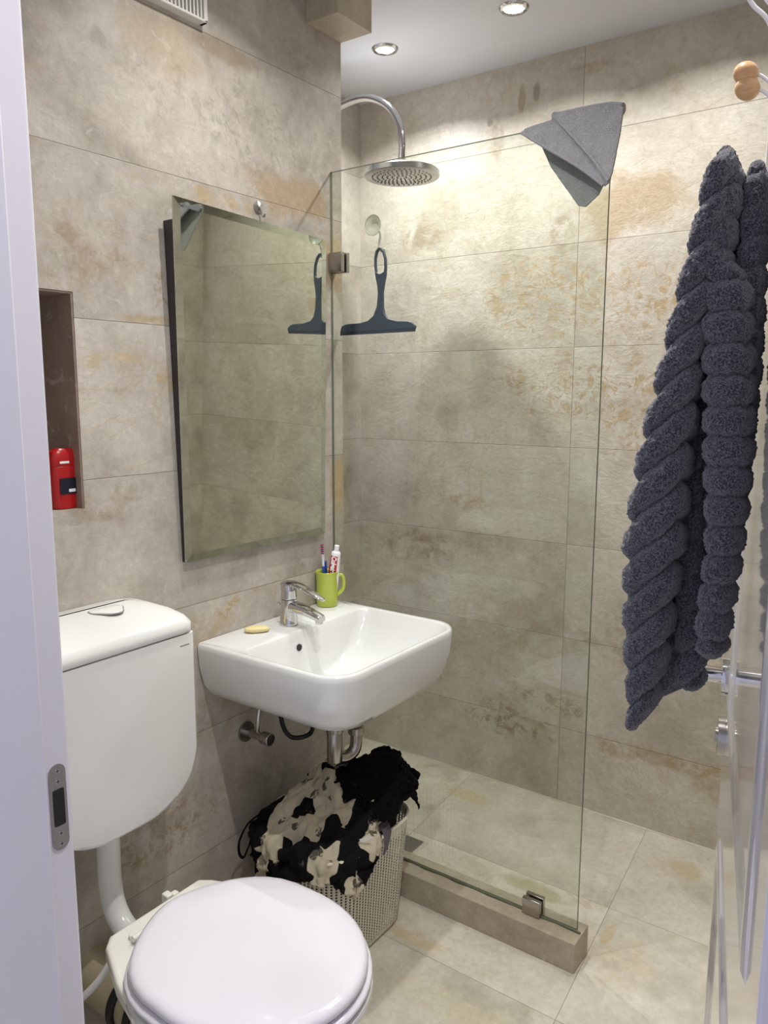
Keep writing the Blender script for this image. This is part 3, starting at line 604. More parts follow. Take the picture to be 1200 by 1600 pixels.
def brush(off, lean, mats, label, L=.165, dd=0):
    a = pst(off, .009, dd); b = pst(off+lean, L, dd)
    t = thing('toothbrush', tuple(a), label, 'toothbrush', 'toothbrushes in the green mug')
    bm = bmesh.new(); tube(bm, [a, a.lerp(b, .35), a.lerp(b, .62)], .0042, 12, 4); fin('handle_grip', bm, mats[0], t)
    bm = bmesh.new(); tube(bm, [a.lerp(b, .60), a.lerp(b, .78), a.lerp(b, .97)], lambda q: .003+.0014*q, 12, 4); fin('neck', bm, mats[1], t)
    ax = (b-a).normalized()
    bm = bmesh.new()
    fwdc = Vector((.58, -.81, 0))
    for i in range(5):
        for j in (-1, 0, 1):
            p = a.lerp(b, .84+.035*i)+R3*.003*j; q = p+fwdc*.011
            tube(bm, [p, q], .0015, 6, 0)
    fin('bristles', bm, mats[2], t)
brush(-.004, -.008, (M['blue'], M['white_label'], M['magenta']), 'blue and white toothbrush with purple bristles in the green mug', .175, .006)
brush(.006, -.012, (M['green'], M['blue'], M['blue']), 'green and blue toothbrush sunk low behind the other in the green mug', .125, -.008)
a = pst(.008, .012, .004); b = pst(.026, .150, .004)
t = thing('toothpaste_tube', tuple(a), 'red and white toothpaste tube with white cap standing in the green mug', 'toothpaste tube')
axx = (b-a).normalized(); fc = Vector((.58, -.81, 0)); sd = axx.cross(fc).normalized()*-1; fc = sd.cross(axx).normalized()
if fc.dot(Vector((.58, -.81, 0))) < 0: fc = -fc
sd = axx.cross(fc).normalized()
if sd.dot(R3) < 0: sd = -sd
bm = bmesh.new(); rings = []
for q, hw, hz in ((0, .0185, .0012), (.2, .0170, .005), (.4, .016, .0075), (.6, .0150, .0095), (.75, .014, .011), (.9, .0130, .0122), (.93, .0128, .0124), (.935, .0128, .0124), (1, .0125, .0125), (1.03, .007, .007)):
    p = a+(b-a)*q; rings.append([p+sd*hw*math.cos(x)+fc*hz*math.sin(x) for x in [2*PI*i/36 for i in range(36)]])
loft(bm, rings)
bm.faces.ensure_lookup_table()
for f in bm.faces:
    c = f.calc_center_median(); q = (c-a).dot(axx)/(b-a).length; s_ = (c-a-axx*(c-a).dot(axx)).dot(sd)
    f.material_index = 1 if (q < .94 and s_ < .0065) else 0
fin('tube_body', bm, [M['white_label'], M['tube_red']], t, autos=80)
bm = bmesh.new(); p0 = b+axx*.004; tube(bm, [p0, p0+axx*.016], .0068, 20, 0); fin('screw_cap', bm, M['white_label'], t, bevel=.001)
# brand lettering reads down the tube
mm = Matrix((( -axx.x, sd.x, fc.x, 0), (-axx.y, sd.y, fc.y, 0), (-axx.z, sd.z, fc.z, 0), (0,0,0,1)))
ctr = a+(b-a)*.765+fc*.0118-sd*.0035
text_mesh('lettering', 'Colgate', .0150, M['white_label'], Matrix.Translation(ctr) @ mm @ Matrix.Diagonal((1, 1.25, 1, 1)), t, .0004, .15, .0008)

# ------------------------------------------------------------------ plumbing below the basin
t = thing('basin_trap', (-1.17, 1.42, .46), 'chrome bottle trap and waste pipe under the washbasin', 'waste trap')
bm = bmesh.new(); cyl(bm, (-1.17, 1.42, .59), .0165, .13, 32); lathe(bm, [(.0165, 0), (.021, .002), (.021, .020), (.0165, .022)], (-1.17, 1.42, .545)); fin('tailpipe', bm, M['chrome_dark'], t)
bm = bmesh.new(); lathe(bm, [(0, -.008), (.010, -.006), (.0185, .002), (.0195, .006), (.0195, .075), (.0175, .080)], (-1.17, 1.42, .465)); fin('trap_cup', bm, M['chrome_dark'], t)
bm = bmesh.new(); tube(bm, [(-1.17, 1.42, .478), (-1.160, 1.45, .470), (-1.150, 1.475, .485), (-1.150, 1.482, .53), (-1.16, 1.482, .575), (-1.20, 1.48, .595), (-1.30, 1.47, .595), (XL, 1.465, .595)], .0155, 20, 8); fin('waste_pipe', bm, M['chrome_dark'], t)
bm = bmesh.new(); lathe(bm, [(.0155, 0), (.021, .002), (.021, .018), (.0155, .020)], (-1.150, 1.481, .525)); fin('coupling_nut', bm, M['chrome_dark'], t)
t = thing('angle_valve', (XL, 1.30, .50), 'small chrome angle valve with supply hose on the wall below the basin', 'valve')
bm = bmesh.new(); cyl(bm, (XL+.004, 1.325, .525), .026, .006, 32, 'x'); cyl(bm, (XL+.035, 1.325, .525), .011, .06, 24, 'x'); fin('valve_body', bm, M['chrome_dark'], t)
bm = bmesh.new(); cyl(bm, (XL+.075, 1.325, .525), .016, .028, 20, 'x'); fin('valve_knob', bm, M['chrome_dark'], t, bevel=.002)
bm = bmesh.new(); tube(bm, [(XL+.045, 1.325, .53), (XL+.045, 1.326, .57), (XL+.048, 1.34, .64)], .0055, 12, 6); fin('supply_pipe', bm, M['chrome'], t)
t = thing('supply_hose', (XL+.03, 1.47, .50), 'black flexible supply hose looping under the washbasin', 'hose')
bm = bmesh.new(); tube(bm, [(XL+.06, 1.39, .64), (XL+.07, 1.385, .55), (XL+.09, 1.40, .505), (XL+.12, 1.44, .51), (XL+.07, 1.50, .53), (XL+.01, 1.52, .54)], .006, 12, 8); fin('hose', bm, M['black'], t)

# ------------------------------------------------------------------ drain in the shower floor
t = thing('floor_drain', (-1.235, 1.86, 0), 'square steel drain cover in the shower floor behind the kerb', 'drain')
bm = bmesh.new(); box(bm, -1.285, 1.812, 0, -1.205, 1.892, .003); fin('cover', bm, M['steel'], t, bevel=.001)

# ------------------------------------------------------------------ toilet
def dring(x0, xc, x1, hw, yc, z, n=48, bw=.62, off=0):   # flat backed oval outline
    pts = []
    for i in range(n):
        a = 2*PI*i/n; c, s = math.cos(a), math.sin(a)
        if c >= 0: x = xc+(x1-xc+off)*c; y = (hw+off)*s
        else:
            e = .62; x = xc+(xc-x0+off)*math.copysign(abs(c)**e, c); y = (hw+off)*(math.copysign(abs(s)**1.0, s))*(bw+(1-bw)*(1-abs(c)**2.4))
        pts.append((x, yc+y, z))
    return pts
t = thing('toilet', (-.95, .865, 0), 'white floor-standing toilet with its glossy lid closed', 'toilet')
TY = .865; A = (-1.125, -.90, -.690, .188, TY)
def dr(z, off, A=A): return dring(*A, z, off=off)
bm = bmesh.new()
base = lambda x0, xc, x1, hw, z: dring(x0, xc, x1, hw, TY, z)
loft(bm, [base(-1.14, -.99, -.82, .085, .001), base(-1.14, -.99, -.83, .088, .04), base(-1.10, -.98, -.83, .085, .14), base(-1.09, -.94, -.78, .105, .22), base(-1.11, -.91, -.72, .150, .30), base(-1.13, -.90, -.695, .180, .355), base(-1.135, -.90, -.682, .194, .378), base(-1.135, -.90, -.684, .193, .386), base(-1.12, -.90, -.70, .175, .388)])
fin('bowl', bm, M['porcelain'], t, autos=60)
bm = bmesh.new()    # deck behind the bowl, wider than the lid's hinge side
dk = [(-1.172, TY-.100), (-1.172, TY+.112), (-1.150, TY+.128), (-1.06, TY+.165), (-.99, TY+.186), (-.99, TY-.186), (-1.06, TY-.165), (-1.152, TY-.122)]
loft(bm, [[(x+.012, TY+(y-TY)*.96, .352) for x, y in dk], [(x, y, .362) for x, y in dk], [(x, y, .384) for x, y in dk], [(x+.005, TY+(y-TY)*.98, .389) for x, y in dk]])
fin('hinge_deck', bm, M['cream_plastic'], t, bevel=.004, seg=3)
bm = bmesh.new(); loft(bm, [dr(.390, -.004), dr(.391, .001), dr(.398, .006), dr(.403, .004), dr(.405, -.003)]); fin('seat', bm, M['seat_plastic'], t, autos=60)
bm = bmesh.new(); loft(bm, [dr(.4075, -.012), dr(.4085, -.006), dr(.415, -.0015), dr(.423, -.0035), dr(.4275, -.010), dr(.429, -.022), dr(.430, -.06), dr(.4305, -.11)]); fin('lid', bm, M['seat_plastic'], t, autos=60)
for s in (-1, 1):
    bm = bmesh.new(); cyl(bm, (-1.128, TY+s*.075, .393), .011, .010, 24); cyl(bm, (-1.115, TY+s*.075, .400), .006, .03, 20, 'y'); fin('hinge', bm, M['cream_plastic'], t, bevel=.001)
bm = bmesh.new(); tube(bm, [(-1.10, TY, .12), (-1.16, TY, .14), (-1.22, TY-.0, .15), (XL, TY, .15)], .055, 28, 5); fin('waste_outlet', bm, simple('shaded_pan_connector', srgb(176, 164, 136), .35), t)  # connector's own beige, darkened to stand for the shadow behind the toilet
for x, r in ((-1.20, .062), (-1.25, .064)):
    bm = bmesh.new(); cyl(bm, (x, TY, .15), r, .018, 32, 'x'); fin('outlet_collar', bm, M['black'], t, bevel=.003)

# cistern
t = thing('cistern', (XL, .85, .54), 'white plastic wall cistern with rounded lower corners beside the washbasin', 'cistern')
CY, CX = .850, -1.21
bm = bmesh.new(); 
def cis(hw_top, x, inset=0):   # outline in (y, z) with large lower radii
    y0, y1 = CY-.176+inset, CY+.176-inset; r = .115; z0 = .535+inset; pts = [(y0, .897), (y0, z0+r)]
    for i in range(1, 13): a = PI+PI/2*i/12; pts.append((y0+r*1.2+r*1.2*math.cos(a), z0+r+r*math.sin(a)))
    for i in range(0, 13): a = 3*PI/2+PI/2*i/12; pts.append((y1-r*1.2+r*1.2*math.cos(a), z0+r+r*math.sin(a)))
    pts.append((y1, .897)); return [(x, y, z) for y, z in pts]
loft(bm, [cis(0, XL+.001, .012), cis(0, XL+.05, .002), cis(0, CX-.02, 0), cis(0, CX-.006, .002), cis(0, CX, .010)]); fin('tank', bm, M['cistern_plastic'], t, autos=50)
bm = bmesh.new(); rings = []
for z, io, fo in ((.899, .001, .001), (.902, -.002, -.003), (.918, -.002, -.003), (.930, .004, .010), (.940, .014, .040), (.948, .030, .085), (.952, .06, .12)):
    rings.append([(x, y, z) for x, y in rrect(XL+.002, CX-fo, CY-.176+io, CY+.176-io, .03, 8)])
loft(bm, rings); fin('lid', bm, M['cistern_plastic'], t, autos=60)
bm = bmesh.new(); bt = []
for i in range(36):
    a = 2*PI*i/36; rr = .030*(1+.16*math.cos(3*a)); bt.append((-1.318+rr*.95*math.cos(a), .900+rr*1.1*math.sin(a)))
loft(bm, [[(-1.318+(x+1.318)*1.06, .900+(y-.900)*1.06, .9510) for x, y in bt], [(-1.318+(x+1.318)*1.06, .900+(y-.900)*1.06, .9526) for x, y in bt]]); fin('button_gap', bm, M['steel'], t)
bm = bmesh.new(); loft(bm, [[(x, y, .9515) for x, y in bt], [(x, y, .9535) for x, y in bt], [(-1.318+(x+1.318)*.92, .900+(y-.900)*.92, .9545) for x, y in bt]]); fin('flush_button', bm, M['cistern_plastic'], t)
bm = bmesh.new(); box(bm, CX, .985, .8745, CX+.0006, 1.008, .8765); fin('maker_mark', bm, M['steel'], t)
# flush pipe
t = thing('flush_pipe', (-1.30, .87, .54), 'white plastic flush pipe curving from the cistern down to the toilet', 'pipe')
bm = bmesh.new(); tube(bm, [(-1.315, .868, .56), (-1.315, .868, .46), (-1.315, .868, .38), (-1.300, .868, .325), (-1.262, .868, .295), (-1.215, .867, .290), (-1.16, .866, .290)], .0235, 28, 8); fin('pipe', bm, M['cistern_plastic'], t)
bm = bmesh.new(); cyl(bm, (-1.195, .867, .290), .030, .022, 28, 'x'); fin('rubber_sleeve', bm, M['white_plastic'], t, bevel=.003)
t = thing('fixing_bracket', (-1.185, .945, .38), 'small cream plastic fixing clip behind the toilet hinge deck', 'bracket')
bm = bmesh.new(); box(bm, -1.200, .905, .362, -1.180, .921, .384); box(bm, -1.196, .921, .366, -1.182, .937, .378); fin('clip', bm, M['cream_plastic'], t, bevel=.003)
# supply hose and dark bag behind the toilet
bm = bmesh.new(); tube(bm, [(-1.19, .80, .34), (-1.22, .77, .27), (-1.27, .74, .21), (-1.33, .70, .16), (XL, .66, .13)], .007, 14, 8)
tag(fin('water_hose', bm, M['white_plastic']), 'thin white water hose running down behind the toilet by the jamb', 'hose')

# ------------------------------------------------------------------ laundry basket
BX0, BX1, BY0, BY1, BH = -1.328, -1.038, 1.262, 1.612, .300
t = thing('laundry_basket', ((BX0+BX1)/2, (BY0+BY1)/2, 0), 'off-white perforated plastic laundry basket under the washbasin', 'basket')
def bring(k, z, n=160):
    base = rrect(BX0+k, BX1-k, BY0+k, BY1-k, .085-.3*k, 12)
    P = [Vector((x, y, z)) for x, y in base]; P.append(P[0]); L = [0]
    for a, b in zip(P, P[1:]): L.append(L[-1]+(b-a).length)
    out = []
    for i in range(n):
        s = L[-1]*i/n; j = max(q for q in range(len(L)-1) if L[q] <= s); f = (s-L[j])/max(1e-9, L[j+1]-L[j]); out.append(P[j].lerp(P[j+1], f))
    return out, L[-1]
def wave(p):   # rim dips in the middle of the long sides
    return -.012*math.cos((p.x-(BX0+BX1)/2)/(BX1-BX0)*PI)**2*(1 if abs(p.y-(BY0+BY1)/2) > .12 else 0)
def basket_shell(bm, k0, nz=30, flip=False):
    uvl = bm.loops.layers.uv.verify(); rows = []; ln = None
    for j in range(nz+1):
        f = j/nz; z = .002+f*(BH-.004); kk = k0+.020*(1-f)+(.007*(1-min(1, f*14))**2)
        pts, per = bring(kk, z); ln = ln or 1.13
        rows.append([(bm.verts.new(p+Vector((0, 0, wave(p)*f**4))), i/len(pts)*1.144, z) for i, p in enumerate(pts)])
    n = len(rows[0])
    for a, b in zip(rows, rows[1:]):
        for i in range(n):
            j = (i+1) % n; f = bm.faces.new((a[i][0], a[j][0], b[j][0], b[i][0]))
            us = (a[i][1], a[i][1]+1.144/n, a[i][1]+1.144/n, a[i][1]); vz = (a[i][2], a[i][2], b[i][2], b[i][2])
            for l, u_, v_ in zip(f.loops, us, vz): l[uvl].uv = (u_, v_)
bm = bmesh.new(); basket_shell(bm, 0); fin('basket_wall', bm, M['basket'], t, autos=None)
bm = bmesh.new(); pts, _ = bring(.030, .003); vs = [bm.verts.new(p) for p in pts]; bm.faces.new(vs); g = bmesh.ops.extrude_face_region(bm, geom=bm.faces[:]); [setattr(v.co, 'z', .006) for v in g['geom'] if isinstance(v, bmesh.types.BMVert)]; fin('basket_floor', bm, M['basket_plain'], t)
bm = bmesh.new(); pts, _ = bring(0, BH); pts = [p+Vector((0, 0, wave(p))) for p in pts]; pts.append(pts[0])
tube(bm, pts, .0045, 10, 0); fin('rim', bm, M['basket_plain'], t)

# ------------------------------------------------------------------ laundry
CLOTH = {   # cloth shapes: grid size, origin in metres, then x y z of each grid point in half millimetres
    'back': (16, (-1.2516, 1.5090, 0.3056), [
        22, 21, 126, 7, 7, 121, 13, 27, 124, 12, 26, 106, 3, 39, 106, 0, 49, 92, 0, 68, 93, 3, 86, 84, 17, 91, 66, 20, 107, 52, 15, 122, 47, 16, 115, 34, 7, 137, 36, 4, 153, 20, 14, 169, 28, 18, 181, 22,
        41, 13, 138, 35, 6, 115, 36, 23, 120, 30, 43, 113, 26, 48, 90, 19, 66, 105, 25, 62, 83, 27, 82, 84, 29, 104, 86, 28, 120, 69, 38, 132, 54, 31, 138, 33, 29, 140, 21, 31, 159, 26, 32, 165, 9, 42, 179, 23,
        67, 4, 132, 55, 4, 114, 49, 19, 98, 55, 37, 103, 43, 51, 92, 47, 67, 107, 45, 80, 91, 43, 88, 82, 43, 98, 60, 55, 117, 65, 48, 133, 51, 52, 127, 32, 56, 146, 24, 50, 153, 13, 48, 169, 24, 56, 185, 9,
        69, 0, 109, 72, 18, 110, 64, 33, 105, 71, 39, 95, 70, 55, 86, 74, 65, 103, 69, 80, 91, 63, 100, 85, 63, 109, 68, 66, 113, 57, 70, 123, 41, 70, 137, 34, 71, 140, 22, 68, 153, 19, 72, 175, 9, 70, 187, 28,
        89, 5, 122, 95, 20, 106, 90, 37, 116, 94, 44, 105, 83, 63, 108, 90, 72, 89, 89, 91, 97, 91, 101, 80, 86, 122, 74, 94, 114, 58, 87, 133, 51, 94, 130, 29, 95, 142, 24, 95, 155, 20, 97, 172, 8, 95, 184, 22,
        112, 10, 137, 114, 22, 120, 117, 37, 112, 112, 53, 119, 108, 74, 116, 109, 85, 100, 109, 85, 82, 112, 108, 85, 110, 116, 67, 109, 134, 59, 105, 125, 43, 110, 149, 41, 116, 156, 31, 121, 155, 9, 120, 170, 21, 117, 186, 11,
        132, 24, 150, 140, 28, 130, 134, 47, 125, 137, 61, 118, 132, 75, 113, 135, 88, 101, 139, 90, 88, 136, 106, 77, 128, 128, 69, 135, 132, 54, 134, 126, 45, 136, 146, 35, 142, 164, 36, 146, 161, 14, 139, 180, 6, 137, 195, 22,
        157, 26, 144, 154, 48, 143, 159, 55, 125, 157, 69, 131, 159, 81, 123, 165, 82, 101, 157, 107, 106, 155, 119, 85, 155, 133, 76, 149, 141, 58, 152, 149, 44, 162, 144, 28, 162, 165, 24, 157, 182, 30, 164, 183, 15, 158, 202, 7,
        169, 46, 159, 182, 47, 138, 172, 65, 144, 181, 67, 126, 182, 88, 127, 190, 89, 107, 182, 111, 106, 179, 126, 92, 183, 130, 77, 178, 142, 58, 177, 150, 52, 176, 166, 41, 187, 171, 22, 182, 191, 18, 175, 206, 24, 187, 209, 5,
        194, 53, 165, 197, 63, 154, 199, 75, 146, 194, 89, 135, 207, 84, 116, 206, 106, 119, 206, 108, 103, 204, 115, 82, 204, 124, 66, 201, 126, 46, 193, 142, 30, 200, 162, 40, 197, 174, 35, 195, 195, 38, 198, 217, 36, 197, 229, 19,
        220, 63, 169, 213, 79, 165, 220, 81, 151, 217, 94, 133, 218, 105, 127, 228, 101, 111, 225, 118, 106, 223, 129, 89, 219, 132, 72, 227, 136, 50, 222, 146, 29, 213, 168, 22, 214, 183, 30, 212, 196, 20, 220, 211, 33, 214, 224, 14,
        235, 80, 183, 237, 81, 163, 234, 97, 160, 243, 96, 142, 242, 112, 134, 240, 123, 116, 246, 112, 98, 240, 119, 81, 242, 139, 70, 242, 152, 58, 235, 166, 41, 241, 167, 17, 237, 187, 17, 239, 200, 12, 243, 212, 17, 240, 222, 10,
        260, 77, 172, 260, 97, 169, 258, 93, 146, 261, 115, 149, 263, 108, 129, 256, 111, 108, 264, 131, 101, 257, 137, 81, 253, 143, 67, 259, 140, 46, 258, 153, 30, 261, 171, 27, 265, 179, 14, 267, 199, 13, 262, 215, 0, 264, 233, 12,
        276, 75, 175, 281, 84, 158, 284, 103, 148, 280, 109, 130, 283, 124, 126, 281, 126, 107, 278, 117, 86, 280, 134, 79, 273, 138, 66, 281, 151, 56, 271, 166, 41, 281, 171, 24, 281, 187, 30, 280, 205, 20, 277, 216, 23, 282, 235, 13,
        286, 91, 176, 303, 88, 164, 306, 87, 141, 302, 95, 120, 309, 116, 115, 302, 111, 99, 299, 124, 87, 300, 129, 65, 300, 147, 66, 297, 148, 46, 299, 163, 34, 297, 184, 43, 308, 190, 23, 302, 208, 11, 304, 218, 30, 296, 230, 21,
        300, 110, 178, 298, 113, 164, 298, 112, 141, 314, 113, 124, 325, 106, 105, 324, 118, 97, 320, 114, 76, 321, 128, 59, 311, 142, 44, 315, 164, 52, 319, 174, 39, 318, 187, 27, 318, 205, 36, 322, 218, 25, 316, 236, 12, 316, 242, 32,
    ]),
    'patchwork': (34, (-1.3461, 1.2343, 0.1752), [
        161, 43, 0, 143, 50, 21, 125, 60, 43, 104, 67, 71, 82, 65, 103, 75, 48, 136, 60, 64, 157, 51, 84, 178, 38, 94, 203, 23, 105, 223, 19, 133, 227, 27, 161, 231, 20, 191, 231, 16, 224, 233, 10, 259, 237, 8, 294, 241, 7, 326, 249, 7, 355, 259, 18, 383, 264, 36, 387, 283, 53, 405, 291, 40, 418, 316, 53, 446, 329, 47, 466, 340, 53, 482, 331, 42, 496, 309, 16, 523, 285, 5, 559, 271, 0, 593, 268, 3, 623, 268, 18, 645, 262, 31, 653, 245, 41, 675, 229, 54, 695, 219,
        179, 49, 13, 159, 40, 35, 138, 45, 57, 125, 64, 82, 101, 69, 112, 82, 69, 144, 73, 56, 174, 60, 73, 193, 56, 96, 211, 43, 115, 229, 26, 130, 248, 22, 159, 253, 19, 190, 255, 15, 226, 258, 17, 261, 260, 14, 293, 263, 19, 322, 264, 20, 350, 274, 33, 371, 274, 39, 399, 269, 55, 417, 287, 58, 422, 323, 45, 441, 348, 52, 468, 348, 58, 492, 342, 53, 488, 300, 39, 526, 278, 27, 564, 276, 22, 595, 268, 23, 622, 276, 30, 648, 278, 42, 665, 265, 42, 681, 243, 38, 706, 232,
        192, 40, 28, 173, 43, 51, 155, 40, 71, 143, 57, 95, 121, 62, 124, 99, 67, 153, 86, 75, 182, 71, 72, 209, 57, 82, 230, 52, 106, 246, 42, 131, 261, 38, 160, 269, 33, 192, 272, 30, 228, 273, 24, 261, 280, 26, 292, 282, 38, 318, 277, 41, 346, 280, 51, 370, 281, 62, 395, 275, 61, 428, 280, 64, 441, 314, 65, 444, 350, 62, 463, 364, 74, 476, 339, 73, 498, 310, 62, 530, 282, 51, 565, 279, 47, 593, 271, 48, 621, 271, 53, 645, 286, 58, 669, 275, 57, 693, 256, 41, 716, 251,
        194, 22, 39, 184, 40, 66, 169, 38, 88, 154, 44, 110, 140, 55, 136, 120, 57, 164, 102, 62, 191, 91, 70, 218, 75, 76, 244, 67, 100, 263, 65, 130, 271, 62, 161, 275, 56, 194, 278, 49, 229, 285, 45, 260, 292, 45, 288, 293, 52, 316, 296, 59, 343, 300, 69, 366, 295, 73, 393, 298, 81, 427, 291, 75, 458, 305, 82, 460, 343, 81, 468, 372, 82, 485, 354, 74, 506, 325, 80, 533, 296, 76, 565, 278, 69, 590, 275, 73, 617, 273, 75, 645, 278, 73, 674, 282, 70, 703, 273, 60, 724, 260,
        213, 22, 52, 189, 24, 77, 183, 39, 102, 166, 35, 124, 157, 47, 148, 141, 50, 175, 125, 52, 202, 110, 56, 229, 95, 69, 256, 88, 99, 273, 85, 131, 283, 83, 161, 287, 80, 194, 288, 71, 230, 291, 66, 260, 300, 66, 285, 309, 74, 313, 303, 82, 341, 302, 81, 364, 313, 87, 392, 315, 93, 425, 312, 92, 465, 309, 92, 481, 337, 92, 485, 371, 70, 498, 369, 67, 519, 343, 83, 536, 314, 81, 566, 299, 90, 588, 285, 95, 615, 270, 94, 646, 267, 91, 677, 271, 89, 704, 269, 73, 719, 277,
        217, 11, 64, 205, 28, 91, 193, 25, 115, 186, 34, 137, 173, 34, 160, 163, 44, 186, 147, 42, 212, 131, 46, 239, 117, 64, 266, 109, 98, 283, 107, 133, 291, 101, 162, 303, 96, 191, 309, 95, 226, 305, 90, 260, 307, 87, 290, 314, 85, 315, 326, 88, 345, 323, 97, 369, 320, 90, 394, 334, 102, 427, 332, 101, 466, 328, 102, 497, 332, 97, 503, 360, 80, 514, 365, 76, 527, 355, 87, 543, 327, 83, 566, 315, 99, 590, 300, 103, 617, 283, 109, 648, 277, 111, 679, 277, 109, 709, 272, 93, 725, 284,
        234, 18, 75, 224, 28, 101, 212, 27, 125, 203, 30, 149, 188, 25, 171, 179, 31, 197, 168, 38, 223, 151, 41, 248, 140, 66, 271, 131, 101, 290, 126, 135, 303, 123, 163, 309, 117, 190, 321, 109, 222, 328, 109, 255, 328, 108, 288, 329, 106, 320, 331, 99, 348, 342, 105, 376, 340, 107, 405, 342, 101, 434, 354, 108, 469, 351, 115, 500, 346, 107, 512, 362, 98, 526, 367, 83, 549, 361, 99, 556, 338, 91, 575, 324, 86, 599, 309, 94, 623, 299, 92, 652, 288, 101, 683, 287, 114, 713, 289, 106, 738, 278,
        244, 14, 91, 235, 24, 111, 230, 37, 135, 221, 26, 160, 207, 31, 184, 194, 21, 208, 182, 28, 235, 171, 40, 261, 162, 75, 272, 153, 109, 289, 146, 135, 315, 143, 165, 319, 135, 190, 332, 129, 218, 343, 122, 251, 348, 121, 286, 349, 120, 321, 350, 121, 355, 350, 113, 386, 362, 120, 416, 362, 118, 446, 367, 111, 475, 374, 120, 503, 367, 121, 525, 361, 110, 539, 377, 104, 564, 367, 104, 578, 340, 111, 584, 319, 97, 604, 325, 83, 627, 313, 81, 654, 299, 86, 687, 299, 96, 718, 300, 106, 746, 287,
        261, 13, 97, 251, 18, 121, 246, 28, 147, 238, 39, 171, 227, 32, 196, 215, 26, 220, 201, 32, 247, 192, 48, 270, 184, 84, 277, 175, 117, 289, 168, 142, 311, 163, 165, 331, 158, 194, 334, 152, 223, 340, 145, 254, 342, 139, 288, 357, 133, 325, 370, 132, 362, 372, 136, 400, 373, 127, 430, 387, 136, 457, 385, 125, 482, 392, 121, 509, 391, 125, 530, 379, 128, 545, 361, 128, 573, 367, 122, 593, 348, 130, 597, 325, 112, 616, 327, 100, 637, 317, 79, 658, 311, 65, 686, 301, 74, 719, 292, 91, 738, 277,
        267, 0, 103, 270, 20, 125, 265, 31, 154, 257, 29, 182, 245, 38, 208, 232, 37, 233, 224, 33, 260, 214, 63, 273, 207, 95, 281, 197, 124, 291, 189, 151, 303, 182, 177, 319, 180, 199, 339, 172, 226, 349, 165, 257, 353, 159, 293, 360, 153, 333, 371, 146, 367, 392, 148, 408, 397, 150, 444, 400, 143, 468, 409, 145, 492, 404, 133, 519, 407, 141, 532, 390, 140, 555, 377, 137, 572, 361, 143, 589, 351, 136, 610, 336, 129, 629, 333, 107, 643, 330, 89, 667, 328, 77, 692, 315, 69, 726, 304, 74, 753, 278,
        286, 12, 100, 285, 8, 133, 281, 21, 164, 275, 27, 189, 264, 25, 216, 255, 31, 242, 245, 42, 266, 238, 73, 279, 229, 104, 284, 221, 131, 293, 213, 159, 301, 207, 185, 314, 198, 212, 326, 191, 236, 345, 185, 261, 362, 176, 294, 376, 169, 335, 385, 167, 376, 391, 161, 415, 411, 160, 451, 420, 157, 479, 424, 153, 503, 420, 151, 529, 419, 160, 537, 400, 155, 560, 390, 159, 574, 368, 163, 584, 347, 154, 612, 346, 136, 634, 348, 108, 645, 350, 91, 670, 347, 95, 699, 327, 90, 731, 310, 91, 761, 286,
        309, 16, 105, 305, 17, 138, 300, 19, 170, 293, 31, 197, 286, 26, 224, 275, 29, 251, 267, 50, 271, 259, 83, 278, 252, 111, 286, 243, 138, 295, 235, 165, 307, 229, 193, 312, 221, 220, 325, 211, 246, 339, 203, 272, 353, 197, 301, 373, 188, 336, 392, 180, 375, 408, 177, 421, 415, 175, 457, 426, 170, 486, 438, 167, 515, 434, 173, 541, 423, 178, 548, 409, 172, 560, 388, 178, 567, 375, 161, 585, 367, 152, 606, 361, 131, 623, 365, 115, 646, 368, 112, 675, 351, 113, 706, 333, 113, 732, 309, 114, 762, 289,
        333, 16, 115, 323, 30, 147, 320, 23, 178, 314, 28, 206, 305, 37, 230, 295, 37, 258, 288, 60, 273, 280, 89, 282, 273, 117, 291, 266, 145, 299, 257, 172, 308, 250, 198, 320, 243, 227, 328, 234, 254, 340, 225, 280, 352, 217, 311, 366, 209, 346, 386, 199, 383, 405, 192, 424, 428, 189, 463, 438, 186, 494, 436, 188, 520, 435, 192, 546, 427, 199, 567, 412, 190, 555, 399, 182, 574, 392, 163, 587, 389, 161, 604, 380, 144, 625, 378, 136, 648, 359, 134, 675, 337, 133, 707, 322, 135, 734, 311, 138, 760, 293,
        355, 20, 124, 345, 36, 155, 338, 31, 184, 332, 29, 212, 325, 30, 239, 317, 42, 263, 310, 66, 279, 303, 96, 284, 296, 123, 294, 288, 151, 303, 280, 178, 312, 271, 206, 321, 263, 232, 335, 256, 260, 344, 248, 287, 356, 239, 317, 370, 231, 354, 385, 221, 391, 407, 213, 433, 428, 207, 470, 441, 205, 500, 438, 205, 528, 429, 209, 554, 412, 209, 567, 391, 186, 557, 383, 189, 589, 404, 176, 591, 405, 173, 607, 388, 164, 633, 372, 158, 662, 359, 157, 683, 331, 152, 706, 309, 155, 734, 310, 162, 756, 299,
        378, 22, 132, 367, 38, 161, 360, 27, 189, 353, 26, 218, 345, 31, 245, 339, 44, 269, 332, 73, 277, 327, 101, 288, 320, 129, 298, 312, 156, 307, 302, 184, 317, 293, 212, 327, 285, 240, 337, 277, 266, 350, 270, 293, 362, 261, 323, 376, 252, 359, 394, 242, 398, 414, 232, 439, 432, 226, 476, 442, 222, 508, 434, 218, 530, 412, 224, 556, 409, 219, 565, 390, 212, 562, 364, 202, 588, 392, 188, 595, 401, 188, 617, 381, 179, 643, 369, 179, 661, 343, 176, 682, 320, 173, 708, 311, 177, 730, 306, 186, 753, 308,
